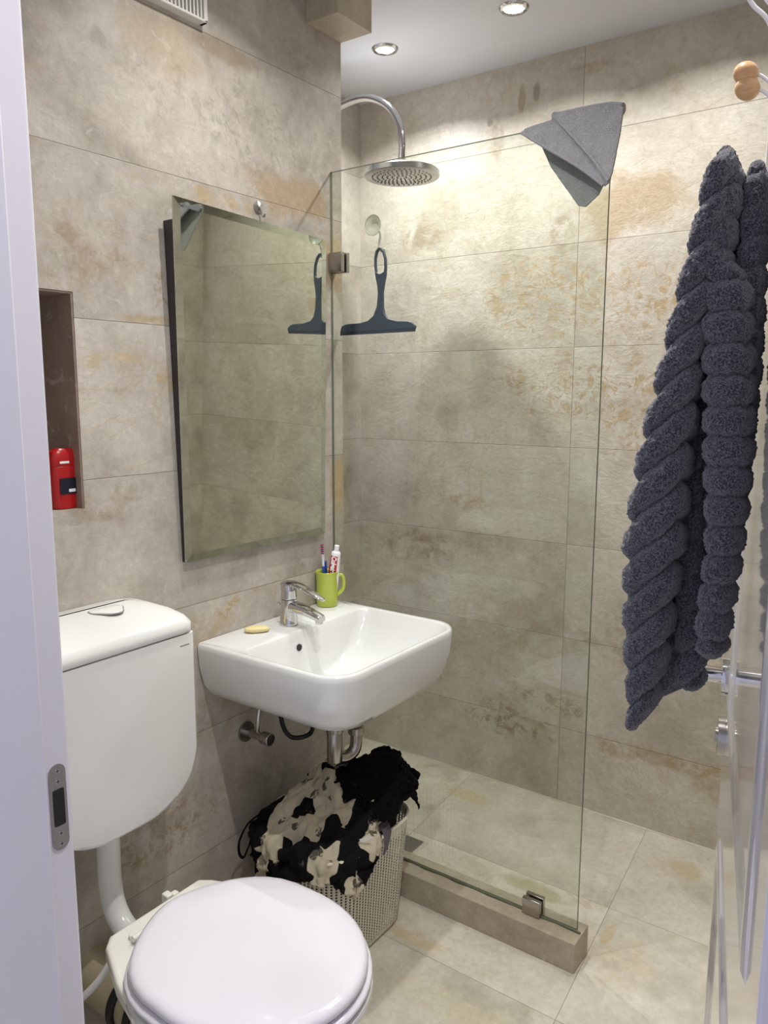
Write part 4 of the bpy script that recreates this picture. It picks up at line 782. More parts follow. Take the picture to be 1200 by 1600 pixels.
        401, 22, 137, 392, 37, 165, 387, 30, 194, 378, 25, 223, 370, 31, 251, 362, 50, 272, 357, 78, 282, 353, 107, 290, 346, 134, 301, 337, 161, 312, 325, 190, 322, 316, 218, 332, 307, 245, 343, 300, 273, 353, 292, 299, 367, 284, 329, 381, 274, 365, 399, 263, 404, 418, 253, 444, 439, 243, 478, 435, 236, 508, 421, 234, 534, 409, 235, 566, 394, 222, 573, 424, 225, 579, 418, 202, 597, 405, 204, 608, 398, 198, 632, 382, 195, 660, 366, 196, 675, 341, 192, 693, 324, 187, 714, 324, 192, 730, 314, 188, 745, 293,
        427, 25, 142, 420, 30, 170, 418, 33, 198, 409, 29, 228, 398, 34, 256, 389, 55, 274, 382, 84, 281, 380, 111, 295, 373, 138, 308, 363, 165, 319, 350, 195, 326, 339, 223, 338, 331, 250, 349, 323, 278, 359, 315, 305, 371, 307, 334, 386, 296, 369, 402, 284, 408, 420, 272, 448, 436, 262, 482, 432, 255, 508, 413, 250, 535, 397, 255, 570, 396, 234, 583, 397, 234, 583, 423, 216, 601, 410, 221, 616, 394, 208, 642, 393, 204, 676, 374, 205, 688, 348, 209, 694, 331, 200, 718, 334, 203, 737, 320, 201, 729, 299,
        453, 33, 146, 448, 27, 175, 448, 31, 203, 439, 33, 232, 428, 38, 260, 417, 63, 273, 410, 90, 282, 406, 118, 294, 400, 142, 311, 389, 167, 326, 377, 198, 334, 365, 228, 341, 356, 256, 351, 347, 283, 363, 338, 311, 375, 330, 338, 390, 319, 368, 408, 302, 406, 424, 288, 447, 433, 278, 480, 427, 272, 509, 414, 271, 536, 403, 257, 556, 407, 250, 582, 408, 232, 596, 400, 227, 590, 396, 231, 611, 388, 228, 645, 391, 227, 679, 375, 224, 691, 346, 221, 705, 336, 218, 724, 337, 222, 735, 317, 220, 735, 287,
        476, 31, 152, 471, 39, 180, 472, 30, 209, 467, 32, 237, 457, 43, 263, 447, 69, 276, 439, 96, 285, 434, 121, 302, 426, 146, 317, 413, 171, 333, 400, 203, 339, 389, 234, 343, 378, 263, 349, 369, 290, 361, 361, 318, 374, 356, 341, 393, 347, 368, 410, 329, 403, 427, 309, 442, 436, 295, 479, 433, 290, 509, 424, 275, 532, 425, 270, 559, 417, 262, 581, 407, 245, 593, 423, 240, 608, 410, 249, 614, 397, 245, 641, 379, 241, 667, 367, 246, 688, 342, 240, 711, 334, 235, 729, 325, 221, 750, 320, 231, 746, 293,
        500, 31, 155, 495, 45, 182, 493, 41, 212, 491, 37, 241, 483, 49, 267, 475, 74, 281, 464, 99, 293, 457, 121, 310, 447, 149, 321, 435, 180, 332, 422, 213, 341, 411, 244, 345, 400, 272, 349, 391, 299, 361, 384, 326, 376, 379, 351, 388, 375, 370, 411, 359, 401, 431, 336, 440, 444, 319, 479, 439, 304, 510, 438, 293, 538, 436, 284, 556, 423, 282, 580, 411, 265, 595, 430, 261, 616, 409, 265, 617, 387, 262, 645, 388, 258, 671, 373, 262, 696, 357, 253, 719, 348, 247, 737, 326, 241, 755, 319, 232, 766, 289,
        523, 32, 158, 518, 46, 185, 515, 48, 214, 513, 46, 243, 507, 58, 268, 494, 85, 273, 482, 110, 282, 477, 131, 301, 462, 161, 307, 454, 193, 325, 444, 226, 340, 432, 256, 345, 421, 282, 353, 411, 311, 360, 406, 332, 383, 400, 361, 383, 399, 377, 408, 385, 407, 428, 364, 443, 448, 344, 481, 444, 327, 513, 440, 314, 539, 440, 304, 549, 419, 294, 571, 428, 286, 599, 430, 283, 618, 416, 286, 623, 394, 281, 649, 384, 278, 672, 369, 280, 695, 357, 275, 719, 343, 267, 734, 319, 263, 759, 311, 253, 774, 285,
        542, 39, 161, 541, 46, 189, 537, 54, 215, 536, 54, 245, 528, 69, 269, 515, 95, 273, 502, 122, 277, 495, 145, 293, 480, 177, 299, 473, 210, 320, 460, 243, 331, 454, 269, 347, 442, 295, 353, 431, 322, 363, 425, 344, 381, 419, 368, 393, 415, 391, 399, 407, 416, 428, 389, 451, 446, 369, 486, 446, 351, 517, 450, 339, 537, 438, 326, 553, 424, 314, 574, 437, 307, 605, 435, 304, 620, 423, 304, 634, 404, 301, 652, 385, 296, 673, 373, 295, 692, 349, 291, 715, 330, 286, 742, 319, 280, 755, 299, 275, 777, 279,
        544, 59, 165, 555, 56, 191, 558, 62, 216, 556, 68, 243, 549, 81, 267, 535, 108, 272, 522, 135, 274, 509, 162, 282, 499, 195, 295, 491, 227, 314, 479, 258, 326, 471, 283, 341, 463, 307, 353, 451, 333, 363, 441, 359, 374, 438, 378, 395, 433, 405, 398, 422, 432, 421, 411, 461, 444, 394, 493, 449, 377, 521, 457, 364, 540, 439, 346, 561, 438, 337, 584, 442, 329, 612, 444, 321, 635, 430, 325, 640, 402, 315, 664, 392, 316, 676, 369, 310, 703, 360, 309, 723, 336, 305, 742, 314, 299, 764, 302, 299, 777, 277,
        563, 57, 167, 559, 75, 188, 568, 75, 215, 576, 79, 241, 571, 95, 266, 557, 122, 273, 544, 149, 281, 532, 178, 286, 520, 211, 293, 508, 243, 305, 496, 271, 317, 486, 296, 329, 482, 319, 348, 472, 344, 362, 461, 370, 372, 450, 395, 384, 451, 414, 408, 440, 447, 419, 431, 473, 442, 417, 501, 452, 404, 527, 459, 389, 549, 451, 371, 571, 447, 362, 593, 446, 352, 617, 443, 342, 642, 436, 339, 651, 410, 336, 667, 390, 333, 686, 375, 332, 698, 351, 327, 719, 330, 326, 744, 313, 320, 764, 298, 321, 782, 283,
        570, 73, 160, 581, 78, 186, 583, 87, 209, 590, 96, 235, 590, 110, 261, 578, 135, 272, 565, 163, 281, 553, 191, 290, 541, 220, 300, 529, 249, 310, 519, 278, 318, 510, 305, 328, 501, 332, 340, 492, 356, 356, 483, 381, 371, 472, 406, 383, 463, 433, 397, 461, 459, 421, 451, 486, 438, 440, 510, 454, 429, 533, 467, 415, 559, 468, 401, 581, 453, 388, 600, 455, 377, 623, 445, 364, 642, 441, 360, 644, 410, 350, 672, 399, 353, 685, 374, 346, 708, 358, 350, 715, 332, 350, 741, 314, 342, 768, 314, 346, 784, 290,
        589, 74, 154, 596, 93, 175, 600, 102, 203, 608, 107, 228, 606, 126, 251, 599, 147, 269, 584, 176, 273, 574, 202, 287, 562, 230, 298, 552, 257, 309, 542, 284, 319, 534, 312, 329, 524, 339, 340, 513, 367, 352, 503, 393, 366, 494, 418, 380, 485, 445, 397, 478, 474, 415, 471, 499, 434, 463, 520, 453, 454, 544, 471, 441, 571, 477, 428, 594, 461, 415, 609, 464, 390, 627, 466, 383, 641, 447, 378, 649, 418, 369, 665, 389, 364, 693, 381, 360, 712, 367, 365, 726, 346, 374, 744, 326, 366, 773, 324, 365, 783, 300,
        609, 78, 148, 620, 85, 173, 622, 104, 196, 616, 124, 215, 619, 141, 239, 617, 161, 262, 604, 187, 270, 588, 215, 274, 577, 240, 287, 571, 267, 301, 564, 293, 314, 556, 320, 327, 545, 348, 339, 534, 377, 351, 523, 404, 362, 513, 430, 375, 505, 457, 393, 496, 487, 410, 491, 510, 430, 484, 533, 449, 476, 557, 467, 464, 584, 476, 448, 604, 465, 431, 621, 455, 408, 637, 462, 392, 650, 453, 381, 658, 428, 381, 672, 401, 378, 694, 380, 373, 716, 376, 372, 739, 362, 383, 758, 342, 388, 777, 321, 382, 790, 302,
        623, 83, 133, 629, 101, 157, 627, 120, 179, 625, 140, 201, 623, 159, 224, 628, 177, 248, 622, 200, 267, 607, 227, 271, 591, 253, 273, 578, 278, 282, 568, 304, 293, 562, 331, 308, 558, 360, 325, 551, 390, 341, 543, 416, 355, 533, 442, 370, 522, 471, 383, 516, 498, 404, 508, 524, 423, 504, 545, 443, 497, 569, 461, 486, 599, 470, 466, 623, 466, 439, 631, 465, 420, 642, 467, 411, 647, 447, 396, 655, 423, 388, 680, 414, 392, 698, 393, 391, 722, 383, 394, 739, 366, 395, 765, 351, 395, 790, 336, 405, 789, 303,
        629, 102, 117, 628, 119, 139, 625, 136, 162, 628, 155, 185, 627, 175, 209, 631, 195, 232, 632, 216, 253, 624, 241, 270, 610, 266, 274, 594, 290, 277, 585, 314, 289, 572, 343, 294, 561, 374, 307, 560, 404, 326, 555, 428, 345, 552, 453, 362, 542, 481, 379, 530, 512, 393, 523, 537, 412, 520, 561, 432, 508, 584, 442, 489, 604, 448, 474, 619, 457, 449, 633, 458, 439, 649, 465, 420, 657, 453, 400, 661, 430, 398, 675, 410, 405, 694, 396, 404, 723, 393, 408, 747, 376, 415, 769, 355, 420, 786, 332, 427, 782, 303,
        642, 118, 113, 623, 135, 124, 621, 152, 146, 626, 171, 169, 632, 190, 193, 634, 210, 216, 634, 232, 236, 631, 257, 254, 626, 280, 273, 611, 304, 279, 597, 327, 285, 590, 351, 303, 577, 384, 308, 565, 418, 312, 556, 442, 328, 550, 467, 345, 549, 495, 366, 547, 524, 386, 538, 553, 403, 529, 579, 419, 513, 600, 425, 492, 617, 433, 474, 633, 437, 447, 639, 447, 431, 664, 442, 437, 665, 459, 414, 670, 438, 406, 687, 419, 420, 695, 398, 418, 713, 378, 416, 734, 358, 424, 756, 341, 441, 770, 330, 450, 786, 307,
        632, 130, 98, 636, 150, 118, 621, 169, 132, 631, 186, 154, 630, 207, 176, 630, 227, 199, 631, 250, 219, 636, 274, 237, 631, 297, 256, 625, 320, 275, 611, 343, 285, 595, 366, 294, 590, 391, 318, 579, 421, 327, 570, 451, 329, 561, 479, 339, 553, 509, 354, 545, 538, 372, 543, 570, 386, 531, 597, 401, 514, 623, 401, 485, 626, 406, 468, 645, 418, 442, 639, 417, 427, 643, 418, 432, 668, 445, 419, 673, 450, 415, 694, 433, 420, 714, 409, 424, 726, 387, 438, 730, 365, 451, 744, 343, 461, 759, 322, 469, 782, 308,
        620, 144, 88, 632, 165, 103, 631, 185, 120, 630, 204, 139, 634, 223, 161, 629, 244, 182, 630, 267, 201, 630, 290, 220, 634, 312, 239, 630, 335, 258, 623, 358, 277, 609, 382, 291, 591, 406, 303, 590, 430, 326, 584, 454, 344, 576, 482, 357, 570, 514, 368, 563, 546, 380, 554, 580, 391, 542, 617, 401, 508, 638, 402, 481, 656, 385, 477, 675, 393, 453, 685, 397, 426, 698, 396, 423, 672, 430, 431, 684, 449, 423, 707, 440, 426, 722, 421, 445, 732, 398, 462, 733, 370, 475, 739, 344, 482, 760, 333, 489, 778, 316,
        627, 156, 70, 630, 177, 89, 636, 200, 106, 631, 221, 124, 633, 240, 147, 640, 259, 168, 630, 282, 183, 631, 305, 203, 630, 328, 222, 633, 351, 241, 629, 374, 260, 621, 397, 280, 607, 421, 297, 590, 445, 307, 579, 469, 323, 572, 496, 338, 565, 525, 351, 556, 555, 363, 548, 589, 373, 531, 618, 379, 513, 648, 367, 505, 687, 366, 503, 696, 396, 483, 694, 419, 457, 678, 423, 439, 684, 432, 441, 684, 457, 430, 691, 436, 440, 702, 411, 464, 717, 396, 484, 734, 378, 493, 739, 350, 504, 753, 331, 503, 777, 314,
        645, 165, 58, 652, 181, 82, 651, 208, 97, 650, 232, 114, 649, 251, 137, 638, 274, 152, 645, 295, 170, 639, 320, 186, 637, 345, 203, 634, 369, 222, 634, 391, 242, 629, 413, 262, 620, 436, 282, 612, 461, 299, 603, 486, 315, 594, 512, 330, 585, 539, 345, 575, 567, 359, 562, 598, 375, 543, 627, 389, 523, 644, 390, 506, 661, 393, 496, 668, 397, 471, 673, 419, 466, 669, 448, 448, 682, 427, 452, 667, 448, 453, 699, 442, 463, 696, 417, 478, 702, 389, 497, 714, 367, 516, 730, 351, 520, 747, 328, 521, 771, 308,
    ]),
    'black': (28, (-1.2478, 1.3484, 0.2901), [
        0, 31, 151, 8, 59, 159, 16, 85, 172, 21, 112, 177, 22, 140, 191, 33, 157, 206, 35, 182, 219, 41, 208, 233, 49, 236, 236, 61, 264, 227, 73, 288, 236, 88, 308, 229, 100, 330, 239, 106, 367, 241, 125, 398, 230, 109, 424, 231, 124, 440, 228, 131, 450, 205, 130, 468, 183, 132, 486, 178, 128, 512, 172, 130, 532, 185, 140, 547, 162, 155, 572, 136, 175, 604, 126, 191, 627, 112, 210, 629, 123, 199, 647, 99,
        21, 25, 150, 24, 55, 161, 34, 86, 167, 34, 107, 188, 42, 134, 188, 49, 156, 206, 54, 179, 218, 58, 204, 229, 69, 230, 239, 79, 258, 239, 91, 283, 230, 102, 305, 242, 113, 329, 226, 124, 361, 242, 111, 399, 247, 120, 426, 248, 135, 431, 222, 140, 450, 206, 149, 467, 189, 150, 487, 178, 143, 510, 184, 148, 532, 177, 151, 558, 173, 168, 569, 138, 185, 592, 112, 195, 620, 96, 219, 629, 105, 221, 651, 112,
        31, 30, 138, 43, 48, 167, 44, 76, 182, 52, 102, 196, 58, 129, 192, 67, 152, 209, 72, 178, 222, 76, 206, 224, 85, 228, 238, 96, 251, 246, 105, 278, 243, 119, 302, 233, 120, 329, 243, 135, 362, 239, 126, 394, 259, 136, 417, 240, 149, 441, 231, 155, 443, 204, 162, 467, 196, 164, 494, 185, 157, 512, 196, 165, 531, 181, 170, 562, 178, 185, 570, 143, 201, 595, 118, 215, 617, 89, 223, 644, 88, 240, 655, 112,
        47, 31, 137, 58, 57, 161, 61, 70, 188, 69, 96, 192, 74, 126, 199, 82, 152, 200, 88, 179, 215, 93, 205, 230, 101, 234, 230, 114, 249, 246, 122, 276, 239, 129, 304, 246, 137, 329, 237, 140, 360, 250, 143, 394, 270, 147, 423, 254, 159, 429, 227, 163, 451, 214, 175, 461, 193, 181, 490, 193, 176, 518, 201, 177, 538, 190, 188, 559, 174, 200, 577, 149, 216, 587, 111, 232, 618, 94, 237, 638, 92, 250, 666, 98,
        61, 26, 144, 74, 51, 167, 82, 71, 186, 81, 99, 181, 90, 125, 193, 98, 148, 210, 108, 175, 216, 109, 204, 227, 118, 229, 233, 128, 255, 234, 139, 275, 249, 145, 303, 242, 149, 332, 250, 157, 365, 247, 157, 401, 260, 163, 430, 265, 176, 436, 237, 176, 451, 224, 185, 467, 208, 176, 488, 211, 185, 516, 207, 189, 542, 198, 204, 555, 177, 216, 583, 155, 227, 596, 114, 242, 608, 80, 253, 637, 82, 264, 656, 104,
        80, 35, 138, 92, 52, 166, 95, 69, 183, 102, 99, 182, 110, 124, 195, 117, 147, 213, 123, 166, 232, 128, 197, 234, 131, 226, 244, 143, 252, 239, 157, 276, 240, 157, 304, 248, 165, 331, 258, 170, 367, 264, 169, 402, 265, 177, 428, 258, 187, 453, 248, 192, 450, 232, 186, 470, 227, 192, 493, 213, 192, 519, 221, 205, 535, 204, 219, 557, 184, 231, 578, 153, 241, 601, 119, 260, 610, 84, 269, 627, 81, 280, 650, 94,
        99, 26, 145, 107, 46, 168, 113, 66, 184, 123, 98, 188, 126, 122, 207, 138, 148, 210, 145, 165, 233, 150, 192, 237, 151, 224, 241, 156, 252, 251, 166, 278, 253, 175, 305, 247, 179, 336, 251, 184, 367, 271, 184, 403, 268, 189, 435, 263, 198, 446, 253, 205, 460, 245, 200, 473, 227, 207, 494, 223, 212, 517, 223, 218, 538, 214, 230, 544, 182, 239, 564, 148, 258, 590, 122, 271, 598, 85, 281, 616, 83, 295, 637, 100,
        121, 27, 144, 122, 44, 164, 129, 65, 187, 135, 98, 202, 145, 126, 199, 155, 145, 218, 160, 173, 224, 170, 190, 244, 170, 222, 246, 173, 251, 252, 182, 279, 257, 186, 308, 261, 189, 336, 255, 200, 370, 269, 198, 402, 262, 202, 432, 277, 207, 444, 253, 203, 439, 223, 209, 470, 244, 222, 490, 232, 231, 511, 226, 231, 529, 211, 245, 548, 187, 250, 550, 150, 271, 578, 123, 283, 597, 96, 298, 611, 78, 310, 627, 100,
        142, 24, 146, 143, 45, 162, 150, 70, 186, 159, 101, 200, 161, 124, 201, 169, 147, 210, 179, 172, 225, 183, 198, 234, 189, 223, 252, 190, 252, 255, 195, 278, 266, 203, 308, 263, 204, 342, 255, 216, 374, 267, 209, 411, 277, 227, 425, 271, 220, 432, 244, 217, 435, 217, 222, 464, 231, 239, 485, 238, 244, 501, 220, 237, 515, 202, 253, 534, 181, 266, 544, 155, 284, 571, 136, 294, 580, 103, 310, 602, 92, 327, 626, 90,
        159, 27, 142, 164, 45, 168, 169, 74, 184, 182, 104, 203, 181, 124, 204, 187, 148, 205, 192, 172, 222, 200, 198, 235, 202, 229, 241, 210, 254, 256, 211, 282, 263, 214, 311, 276, 218, 341, 262, 225, 379, 253, 228, 409, 273, 243, 440, 256, 221, 416, 240, 223, 444, 221, 230, 466, 216, 255, 474, 220, 257, 489, 223, 253, 508, 201, 268, 522, 185, 281, 541, 164, 293, 557, 141, 309, 568, 115, 323, 594, 107, 339, 619, 106,
        176, 27, 144, 180, 54, 161, 187, 78, 179, 192, 105, 192, 199, 121, 200, 200, 144, 215, 207, 173, 219, 213, 202, 226, 221, 230, 238, 224, 259, 245, 230, 284, 260, 230, 316, 269, 226, 352, 279, 246, 374, 253, 233, 405, 263, 254, 438, 258, 235, 426, 232, 235, 438, 223, 257, 461, 225, 266, 460, 199, 276, 478, 221, 271, 498, 209, 273, 513, 185, 290, 531, 171, 302, 547, 147, 310, 570, 136, 329, 594, 131, 352, 606, 117,
        185, 27, 155, 193, 56, 158, 204, 79, 180, 202, 102, 184, 209, 129, 189, 217, 149, 208, 222, 173, 216, 232, 200, 227, 237, 228, 238, 243, 257, 246, 246, 287, 251, 249, 317, 265, 248, 354, 275, 264, 385, 264, 238, 387, 277, 244, 413, 241, 259, 431, 240, 267, 475, 259, 256, 451, 214, 262, 467, 184, 280, 463, 196, 277, 487, 201, 281, 506, 189, 290, 519, 165, 306, 537, 159, 323, 561, 154, 343, 577, 139, 358, 596, 120,
        199, 26, 146, 210, 53, 163, 216, 79, 163, 223, 96, 180, 227, 119, 197, 233, 148, 196, 240, 176, 203, 243, 204, 211, 248, 233, 222, 254, 260, 235, 266, 284, 252, 269, 315, 263, 269, 353, 267, 261, 397, 275, 260, 396, 227, 249, 378, 222, 254, 402, 231, 297, 435, 257, 237, 457, 192, 247, 480, 188, 296, 460, 193, 290, 475, 186, 279, 497, 182, 301, 515, 175, 306, 527, 150, 320, 544, 138, 334, 567, 129, 343, 587, 107,
        217, 22, 148, 222, 54, 148, 233, 77, 157, 245, 98, 168, 241, 124, 179, 255, 144, 194, 260, 169, 209, 262, 198, 218, 266, 227, 228, 271, 255, 238, 278, 285, 239, 285, 314, 248, 288, 347, 258, 280, 387, 265, 277, 442, 237, 283, 381, 219, 235, 412, 205, 273, 425, 231, 222, 437, 188, 247, 460, 163, 279, 477, 170, 315, 472, 184, 294, 490, 193, 299, 503, 163, 321, 522, 157, 324, 530, 135, 319, 556, 116, 335, 577, 96,
        231, 22, 137, 241, 48, 147, 253, 68, 156, 258, 94, 169, 263, 119, 178, 268, 147, 182, 269, 174, 191, 275, 200, 204, 276, 230, 210, 282, 259, 222, 295, 280, 241, 303, 307, 253, 303, 341, 259, 302, 384, 262, 291, 420, 249, 270, 418, 216, 256, 436, 193, 250, 426, 192, 274, 455, 173, 290, 455, 160, 296, 456, 166, 310, 478, 171, 302, 490, 174, 308, 498, 168, 320, 510, 147, 336, 527, 141, 336, 549, 121, 327, 563, 87,
        250, 18, 132, 261, 42, 147, 264, 71, 145, 276, 90, 163, 278, 116, 167, 286, 142, 182, 286, 173, 181, 291, 200, 194, 294, 229, 202, 301, 253, 219, 304, 282, 224, 308, 308, 236, 314, 335, 249, 317, 368, 250, 310, 411, 246, 285, 437, 212, 263, 418, 207, 239, 423, 173, 279, 446, 174, 310, 443, 179, 315, 459, 176, 318, 465, 168, 299, 479, 167, 323, 497, 163, 337, 504, 160, 339, 523, 134, 337, 540, 108, 344, 568, 85,
        267, 13, 135, 273, 41, 134, 281, 64, 146, 294, 92, 152, 294, 116, 164, 302, 143, 169, 306, 171, 177, 307, 199, 186, 311, 227, 194, 318, 249, 210, 320, 279, 215, 323, 306, 225, 328, 335, 237, 326, 359, 231, 326, 399, 236, 286, 415, 210, 277, 405, 199, 259, 410, 178, 270, 436, 166, 281, 435, 166, 298, 443, 161, 293, 468, 161, 308, 468, 158, 322, 474, 158, 343, 486, 149, 338, 512, 130, 348, 527, 104, 352, 552, 78,
        276, 16, 118, 291, 36, 135, 297, 65, 136, 306, 87, 153, 312, 112, 159, 314, 143, 159, 317, 172, 167, 324, 197, 180, 323, 225, 182, 334, 246, 198, 335, 275, 210, 341, 304, 218, 345, 328, 233, 335, 354, 228, 324, 382, 215, 300, 401, 205, 292, 402, 198, 269, 432, 190, 257, 422, 158, 266, 443, 153, 291, 435, 160, 292, 471, 151, 308, 491, 157, 324, 455, 145, 333, 484, 133, 349, 499, 127, 351, 519, 104, 354, 542, 77,
        295, 13, 113, 303, 38, 119, 315, 62, 132, 320, 88, 139, 327, 113, 146, 329, 141, 158, 333, 171, 164, 334, 200, 167, 340, 222, 183, 339, 251, 183, 349, 275, 197, 360, 297, 217, 356, 325, 220, 341, 344, 214, 336, 371, 204, 323, 402, 200, 294, 425, 190, 277, 439, 190, 279, 408, 159, 264, 447, 143, 291, 432, 152, 304, 452, 146, 312, 502, 140, 319, 466, 138, 333, 471, 135, 342, 493, 117, 359, 507, 100, 369, 531, 74,
        313, 7, 106, 319, 35, 110, 330, 63, 118, 333, 89, 126, 343, 112, 140, 339, 143, 142, 344, 173, 157, 351, 199, 166, 355, 224, 173, 359, 249, 178, 362, 275, 185, 370, 299, 201, 368, 326, 210, 354, 351, 205, 346, 374, 214, 337, 403, 207, 321, 414, 201, 296, 443, 189, 306, 403, 191, 287, 428, 146, 281, 462, 131, 301, 445, 135, 300, 465, 132, 324, 468, 127, 340, 478, 120, 355, 484, 109, 349, 504, 88, 357, 519, 64,
        335, 3, 97, 341, 31, 106, 348, 55, 120, 351, 83, 118, 356, 111, 131, 354, 141, 144, 354, 174, 148, 360, 202, 151, 366, 224, 162, 378, 248, 174, 376, 277, 178, 370, 304, 183, 368, 326, 195, 358, 352, 196, 358, 374, 201, 342, 389, 198, 339, 410, 196, 327, 439, 188, 326, 391, 177, 285, 416, 141, 291, 468, 109, 308, 450, 128, 317, 452, 136, 329, 454, 119, 328, 473, 109, 348, 484, 94, 359, 496, 79, 354, 506, 56,
        357, 1, 90, 361, 26, 106, 370, 53, 117, 369, 75, 120, 372, 100, 139, 372, 136, 140, 370, 168, 150, 375, 199, 153, 371, 228, 153, 378, 253, 157, 382, 279, 168, 388, 305, 179, 382, 330, 188, 364, 350, 183, 373, 371, 198, 359, 382, 191, 357, 413, 193, 336, 425, 168, 317, 415, 178, 295, 408, 138, 295, 423, 113, 319, 440, 110, 323, 436, 147, 340, 450, 112, 338, 465, 96, 342, 483, 76, 367, 495, 66, 372, 514, 54,
        377, 0, 95, 377, 29, 92, 386, 53, 105, 386, 81, 113, 385, 98, 125, 385, 133, 129, 378, 168, 132, 377, 200, 135, 385, 226, 148, 389, 253, 150, 389, 284, 156, 388, 311, 163, 394, 334, 174, 378, 355, 169, 390, 370, 187, 370, 374, 171, 364, 394, 187, 334, 410, 174, 302, 439, 156, 300, 425, 149, 316, 409, 122, 319, 417, 139, 332, 433, 120, 341, 442, 101, 359, 460, 99, 358, 474, 72, 363, 492, 49, 387, 510, 42,
        386, 7, 83, 394, 32, 95, 392, 60, 92, 399, 82, 104, 400, 104, 120, 389, 132, 111, 391, 167, 121, 393, 199, 128, 394, 228, 134, 402, 254, 145, 405, 283, 152, 401, 310, 148, 407, 335, 159, 392, 357, 155, 391, 371, 168, 383, 389, 170, 358, 395, 167, 362, 405, 179, 318, 403, 166, 309, 406, 145, 330, 400, 134, 329, 423, 119, 350, 429, 112, 348, 435, 89, 362, 454, 83, 369, 469, 66, 378, 488, 49, 381, 503, 27,
        402, 8, 89, 399, 36, 81, 408, 62, 90, 405, 90, 92, 414, 113, 109, 403, 136, 101, 406, 168, 115, 408, 198, 125, 413, 227, 134, 410, 258, 131, 408, 287, 130, 418, 314, 138, 420, 339, 144, 406, 356, 142, 405, 378, 160, 378, 394, 159, 363, 417, 160, 355, 381, 164, 325, 389, 160, 325, 408, 158, 335, 419, 138, 339, 415, 112, 353, 420, 101, 362, 438, 96, 366, 445, 70, 383, 463, 62, 385, 476, 37, 399, 498, 23,
        404, 11, 73, 418, 35, 83, 417, 64, 80, 421, 91, 83, 429, 117, 99, 420, 142, 95, 415, 175, 99, 416, 201, 111, 418, 231, 114, 426, 258, 118, 421, 287, 113, 424, 316, 121, 432, 341, 137, 424, 364, 134, 410, 386, 147, 385, 389, 150, 361, 389, 153, 338, 407, 166, 340, 379, 148, 339, 407, 148, 343, 437, 141, 354, 415, 121, 360, 409, 91, 375, 427, 95, 381, 447, 78, 386, 452, 49, 400, 469, 35, 406, 486, 13,
        422, 9, 78, 423, 39, 66, 430, 65, 74, 436, 93, 81, 440, 118, 81, 434, 148, 84, 434, 176, 100, 430, 205, 103, 437, 228, 120, 443, 257, 114, 442, 287, 118, 438, 318, 120, 433, 350, 119, 437, 374, 135, 411, 387, 133, 396, 406, 152, 371, 397, 140, 356, 390, 146, 345, 392, 154, 345, 389, 124, 364, 420, 135, 373, 431, 121, 381, 409, 96, 386, 421, 80, 389, 439, 67, 404, 457, 55, 401, 457, 25, 418, 478, 11,
        437, 16, 78, 434, 43, 82, 442, 66, 63, 447, 92, 66, 442, 122, 65, 450, 151, 74, 444, 182, 84, 451, 208, 99, 450, 235, 111, 452, 255, 132, 452, 285, 136, 451, 318, 136, 447, 351, 132, 440, 382, 126, 419, 399, 145, 395, 403, 141, 374, 406, 145, 364, 405, 140, 342, 402, 141, 358, 398, 120, 374, 405, 122, 387, 422, 117, 399, 423, 96, 394, 405, 74, 397, 428, 53, 412, 440, 53, 420, 458, 30, 416, 461, 0,
    ]),
}
def garment(name, key, mat, dx=0, dy=0, dz=0, crumple=0.0, fine=3, pull=None, stretch=1):
    m, lo, vals = CLOTH[key]
    P = np.array(vals, float).reshape(m, m, 3)/2000+np.array(lo)+np.array([dx, dy, dz])
    n2 = (m-1)*fine+1; t = np.linspace(0, m-1, n2); a = np.minimum(t.astype(int), m-2); f = t-a
    def cr(G):      # smooth resampling along the first axis
        p0 = G[np.maximum(a-1, 0)]; p1 = G[a]; p2 = G[a+1]; p3 = G[np.minimum(a+2, m-1)]; q = f[:, None, None]
        return .5*(2*p1+(p2-p0)*q+(2*p0-5*p1+4*p2-p3)*q*q+(3*p1-p0-3*p2+p3)*q**3)
    if pull: P = np.array(pull)+(P-np.array(pull))*np.array(stretch)
    P = cr(P).transpose(1, 0, 2); P = cr(P).transpose(1, 0, 2); m = n2
    if crumple:
        gu = np.gradient(P, axis=0); gv = np.gradient(P, axis=1); N = np.cross(gu, gv); N /= np.linalg.norm(N, axis=2, keepdims=True)+1e-9
        if N[..., 2].mean() < 0: N = -N
        D = np.zeros((m, m))
        for p in range(m):
            for q in range(m):
                u, v = p/m*5.2, q/m*5.2; w_ = fbm(u*.8, v*.8, 4, 2)
                D[p, q] = (.55-abs(fbm(u+w_, v-w_, 1.5, 2))*2.2)+.35*(.5-abs(fbm(u*2.3, v*2.3+w_, 7.5, 2))*2)
        P = P+N*(crumple*D+.004)[..., None]
    bm = bmesh.new(); uvl = bm.loops.layers.uv.verify(); V = [[bm.verts.new(P[i, j]) for j in range(m)] for i in range(m)]
    for i in range(m-1):
        for j in range(m-1):
            c = ((i, j), (i+1, j), (i+1, j+1), (i, j+1)); f = bm.faces.new([V[a][b_] for a, b_ in c])
            for l, (a, b_) in zip(f.loops, c): l[uvl].uv = (a/(m-1), b_/(m-1))
    o = fin(name, bm, mat, autos=None)
    sm = o.modifiers.new('thick', 'SOLIDIFY'); sm.thickness = .0022; sm.offset = -1
    return o
pg = tag(garment('patchwork_garment', 'patchwork', M['print'], crumple=.018), 'black and cream patchwork print garment heaped over the front of the laundry basket', 'garment')
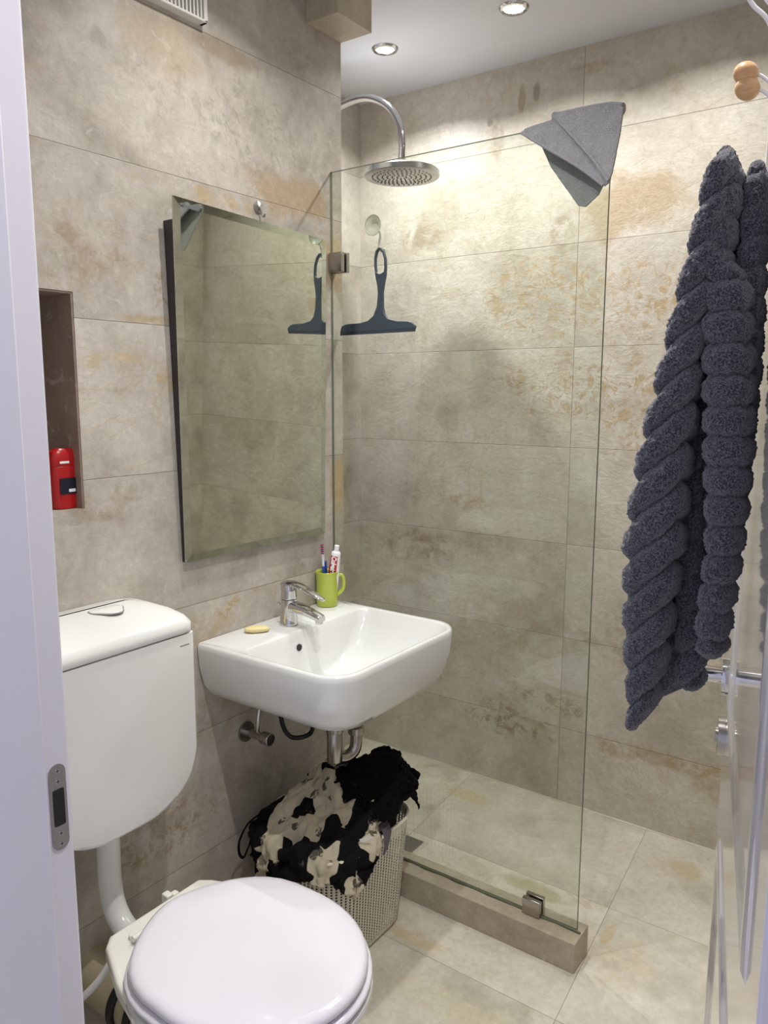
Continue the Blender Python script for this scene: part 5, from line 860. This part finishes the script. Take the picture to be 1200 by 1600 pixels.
bm = bmesh.new(); tube(bm, [(-1.300, 1.290, .345), (-1.318, 1.262, .325), (-1.330, 1.243, .285), (-1.332, 1.242, .250), (-1.322, 1.246, .240), (-1.312, 1.250, .262), (-1.300, 1.268, .31), (-1.29, 1.29, .335)], .0055, 8, 8, flat=.4); sb = fin('strap', bm, M['black_cloth'])
sb.parent = pg
# small white care tag sticking out of the print garment's side seam
bm = bmesh.new(); loft(bm, [[(-1.040, 1.350, .338), (-1.036, 1.356, .330), (-1.020, 1.376, .3355), (-1.024, 1.370, .3435)], [(-1.0385, 1.348, .3385), (-1.0345, 1.354, .3305), (-1.0185, 1.374, .336), (-1.0225, 1.368, .344)]]); sb = fin('care_tag', bm, M['white_label'], smooth=False); sb['label'] = 'white care tag'; sb.parent = pg
# dark clothes filling the basket, seen through its openings
bm = bmesh.new(); rows = []
for f_ in range(13):
    z = .010+.270*f_/12; pts, _ = bring(.046-.024*f_/12, z, 96)
    rows.append([p+Vector(((p.x-(BX0+BX1)/2), (p.y-(BY0+BY1)/2), 0)).normalized()*(.010*fbm(p.x*22, p.y*22, z*26, 3)-.004) for p in pts])
loft(bm, rows); tag(fin('folded_clothes', bm, M['basket_inner'], autos=None), 'dark clothes packed inside the basket, seen through its small openings', 'clothes')
# mauve fabric end hanging over the rim
bm = bmesh.new(); rings = []
for x_, y_, z_, w_ in ((-1.075, 1.472, .318, .016), (-1.058, 1.466, .321, .018), (-1.042, 1.460, .316, .018), (-1.031, 1.455, .302, .017), (-1.028, 1.447, .286, .014), (-1.027, 1.438, .270, .011), (-1.026, 1.430, .262, .004)):
    q = Vector((x_, y_, z_)); rings.append([q+Vector((0, .9*w_*math.cos(a_), .1*w_*math.cos(a_)))+Vector((.0018, 0, .0018))*math.sin(a_) for a_ in [2*PI*n_/14 for n_ in range(14)]])
loft(bm, rings); tag(fin('mauve_fabric', bm, M['grey_cloth']), 'narrow mauve fabric end hanging over the right rim of the basket', 'garment')
tag(garment('black_garment', 'black', M['black_cloth'], 0, -.004, .014, crumple=.007, pull=(-1.04, 1.66, .33), stretch=(.78, .74, 1.12)), 'crumpled black garment on the right of the laundry basket', 'garment')
tag(garment('pale_blue_cloth', 'back', M['blue_cloth'], -.02, -.01, .045), 'pale blue-grey cloth at the back of the laundry basket', 'garment')
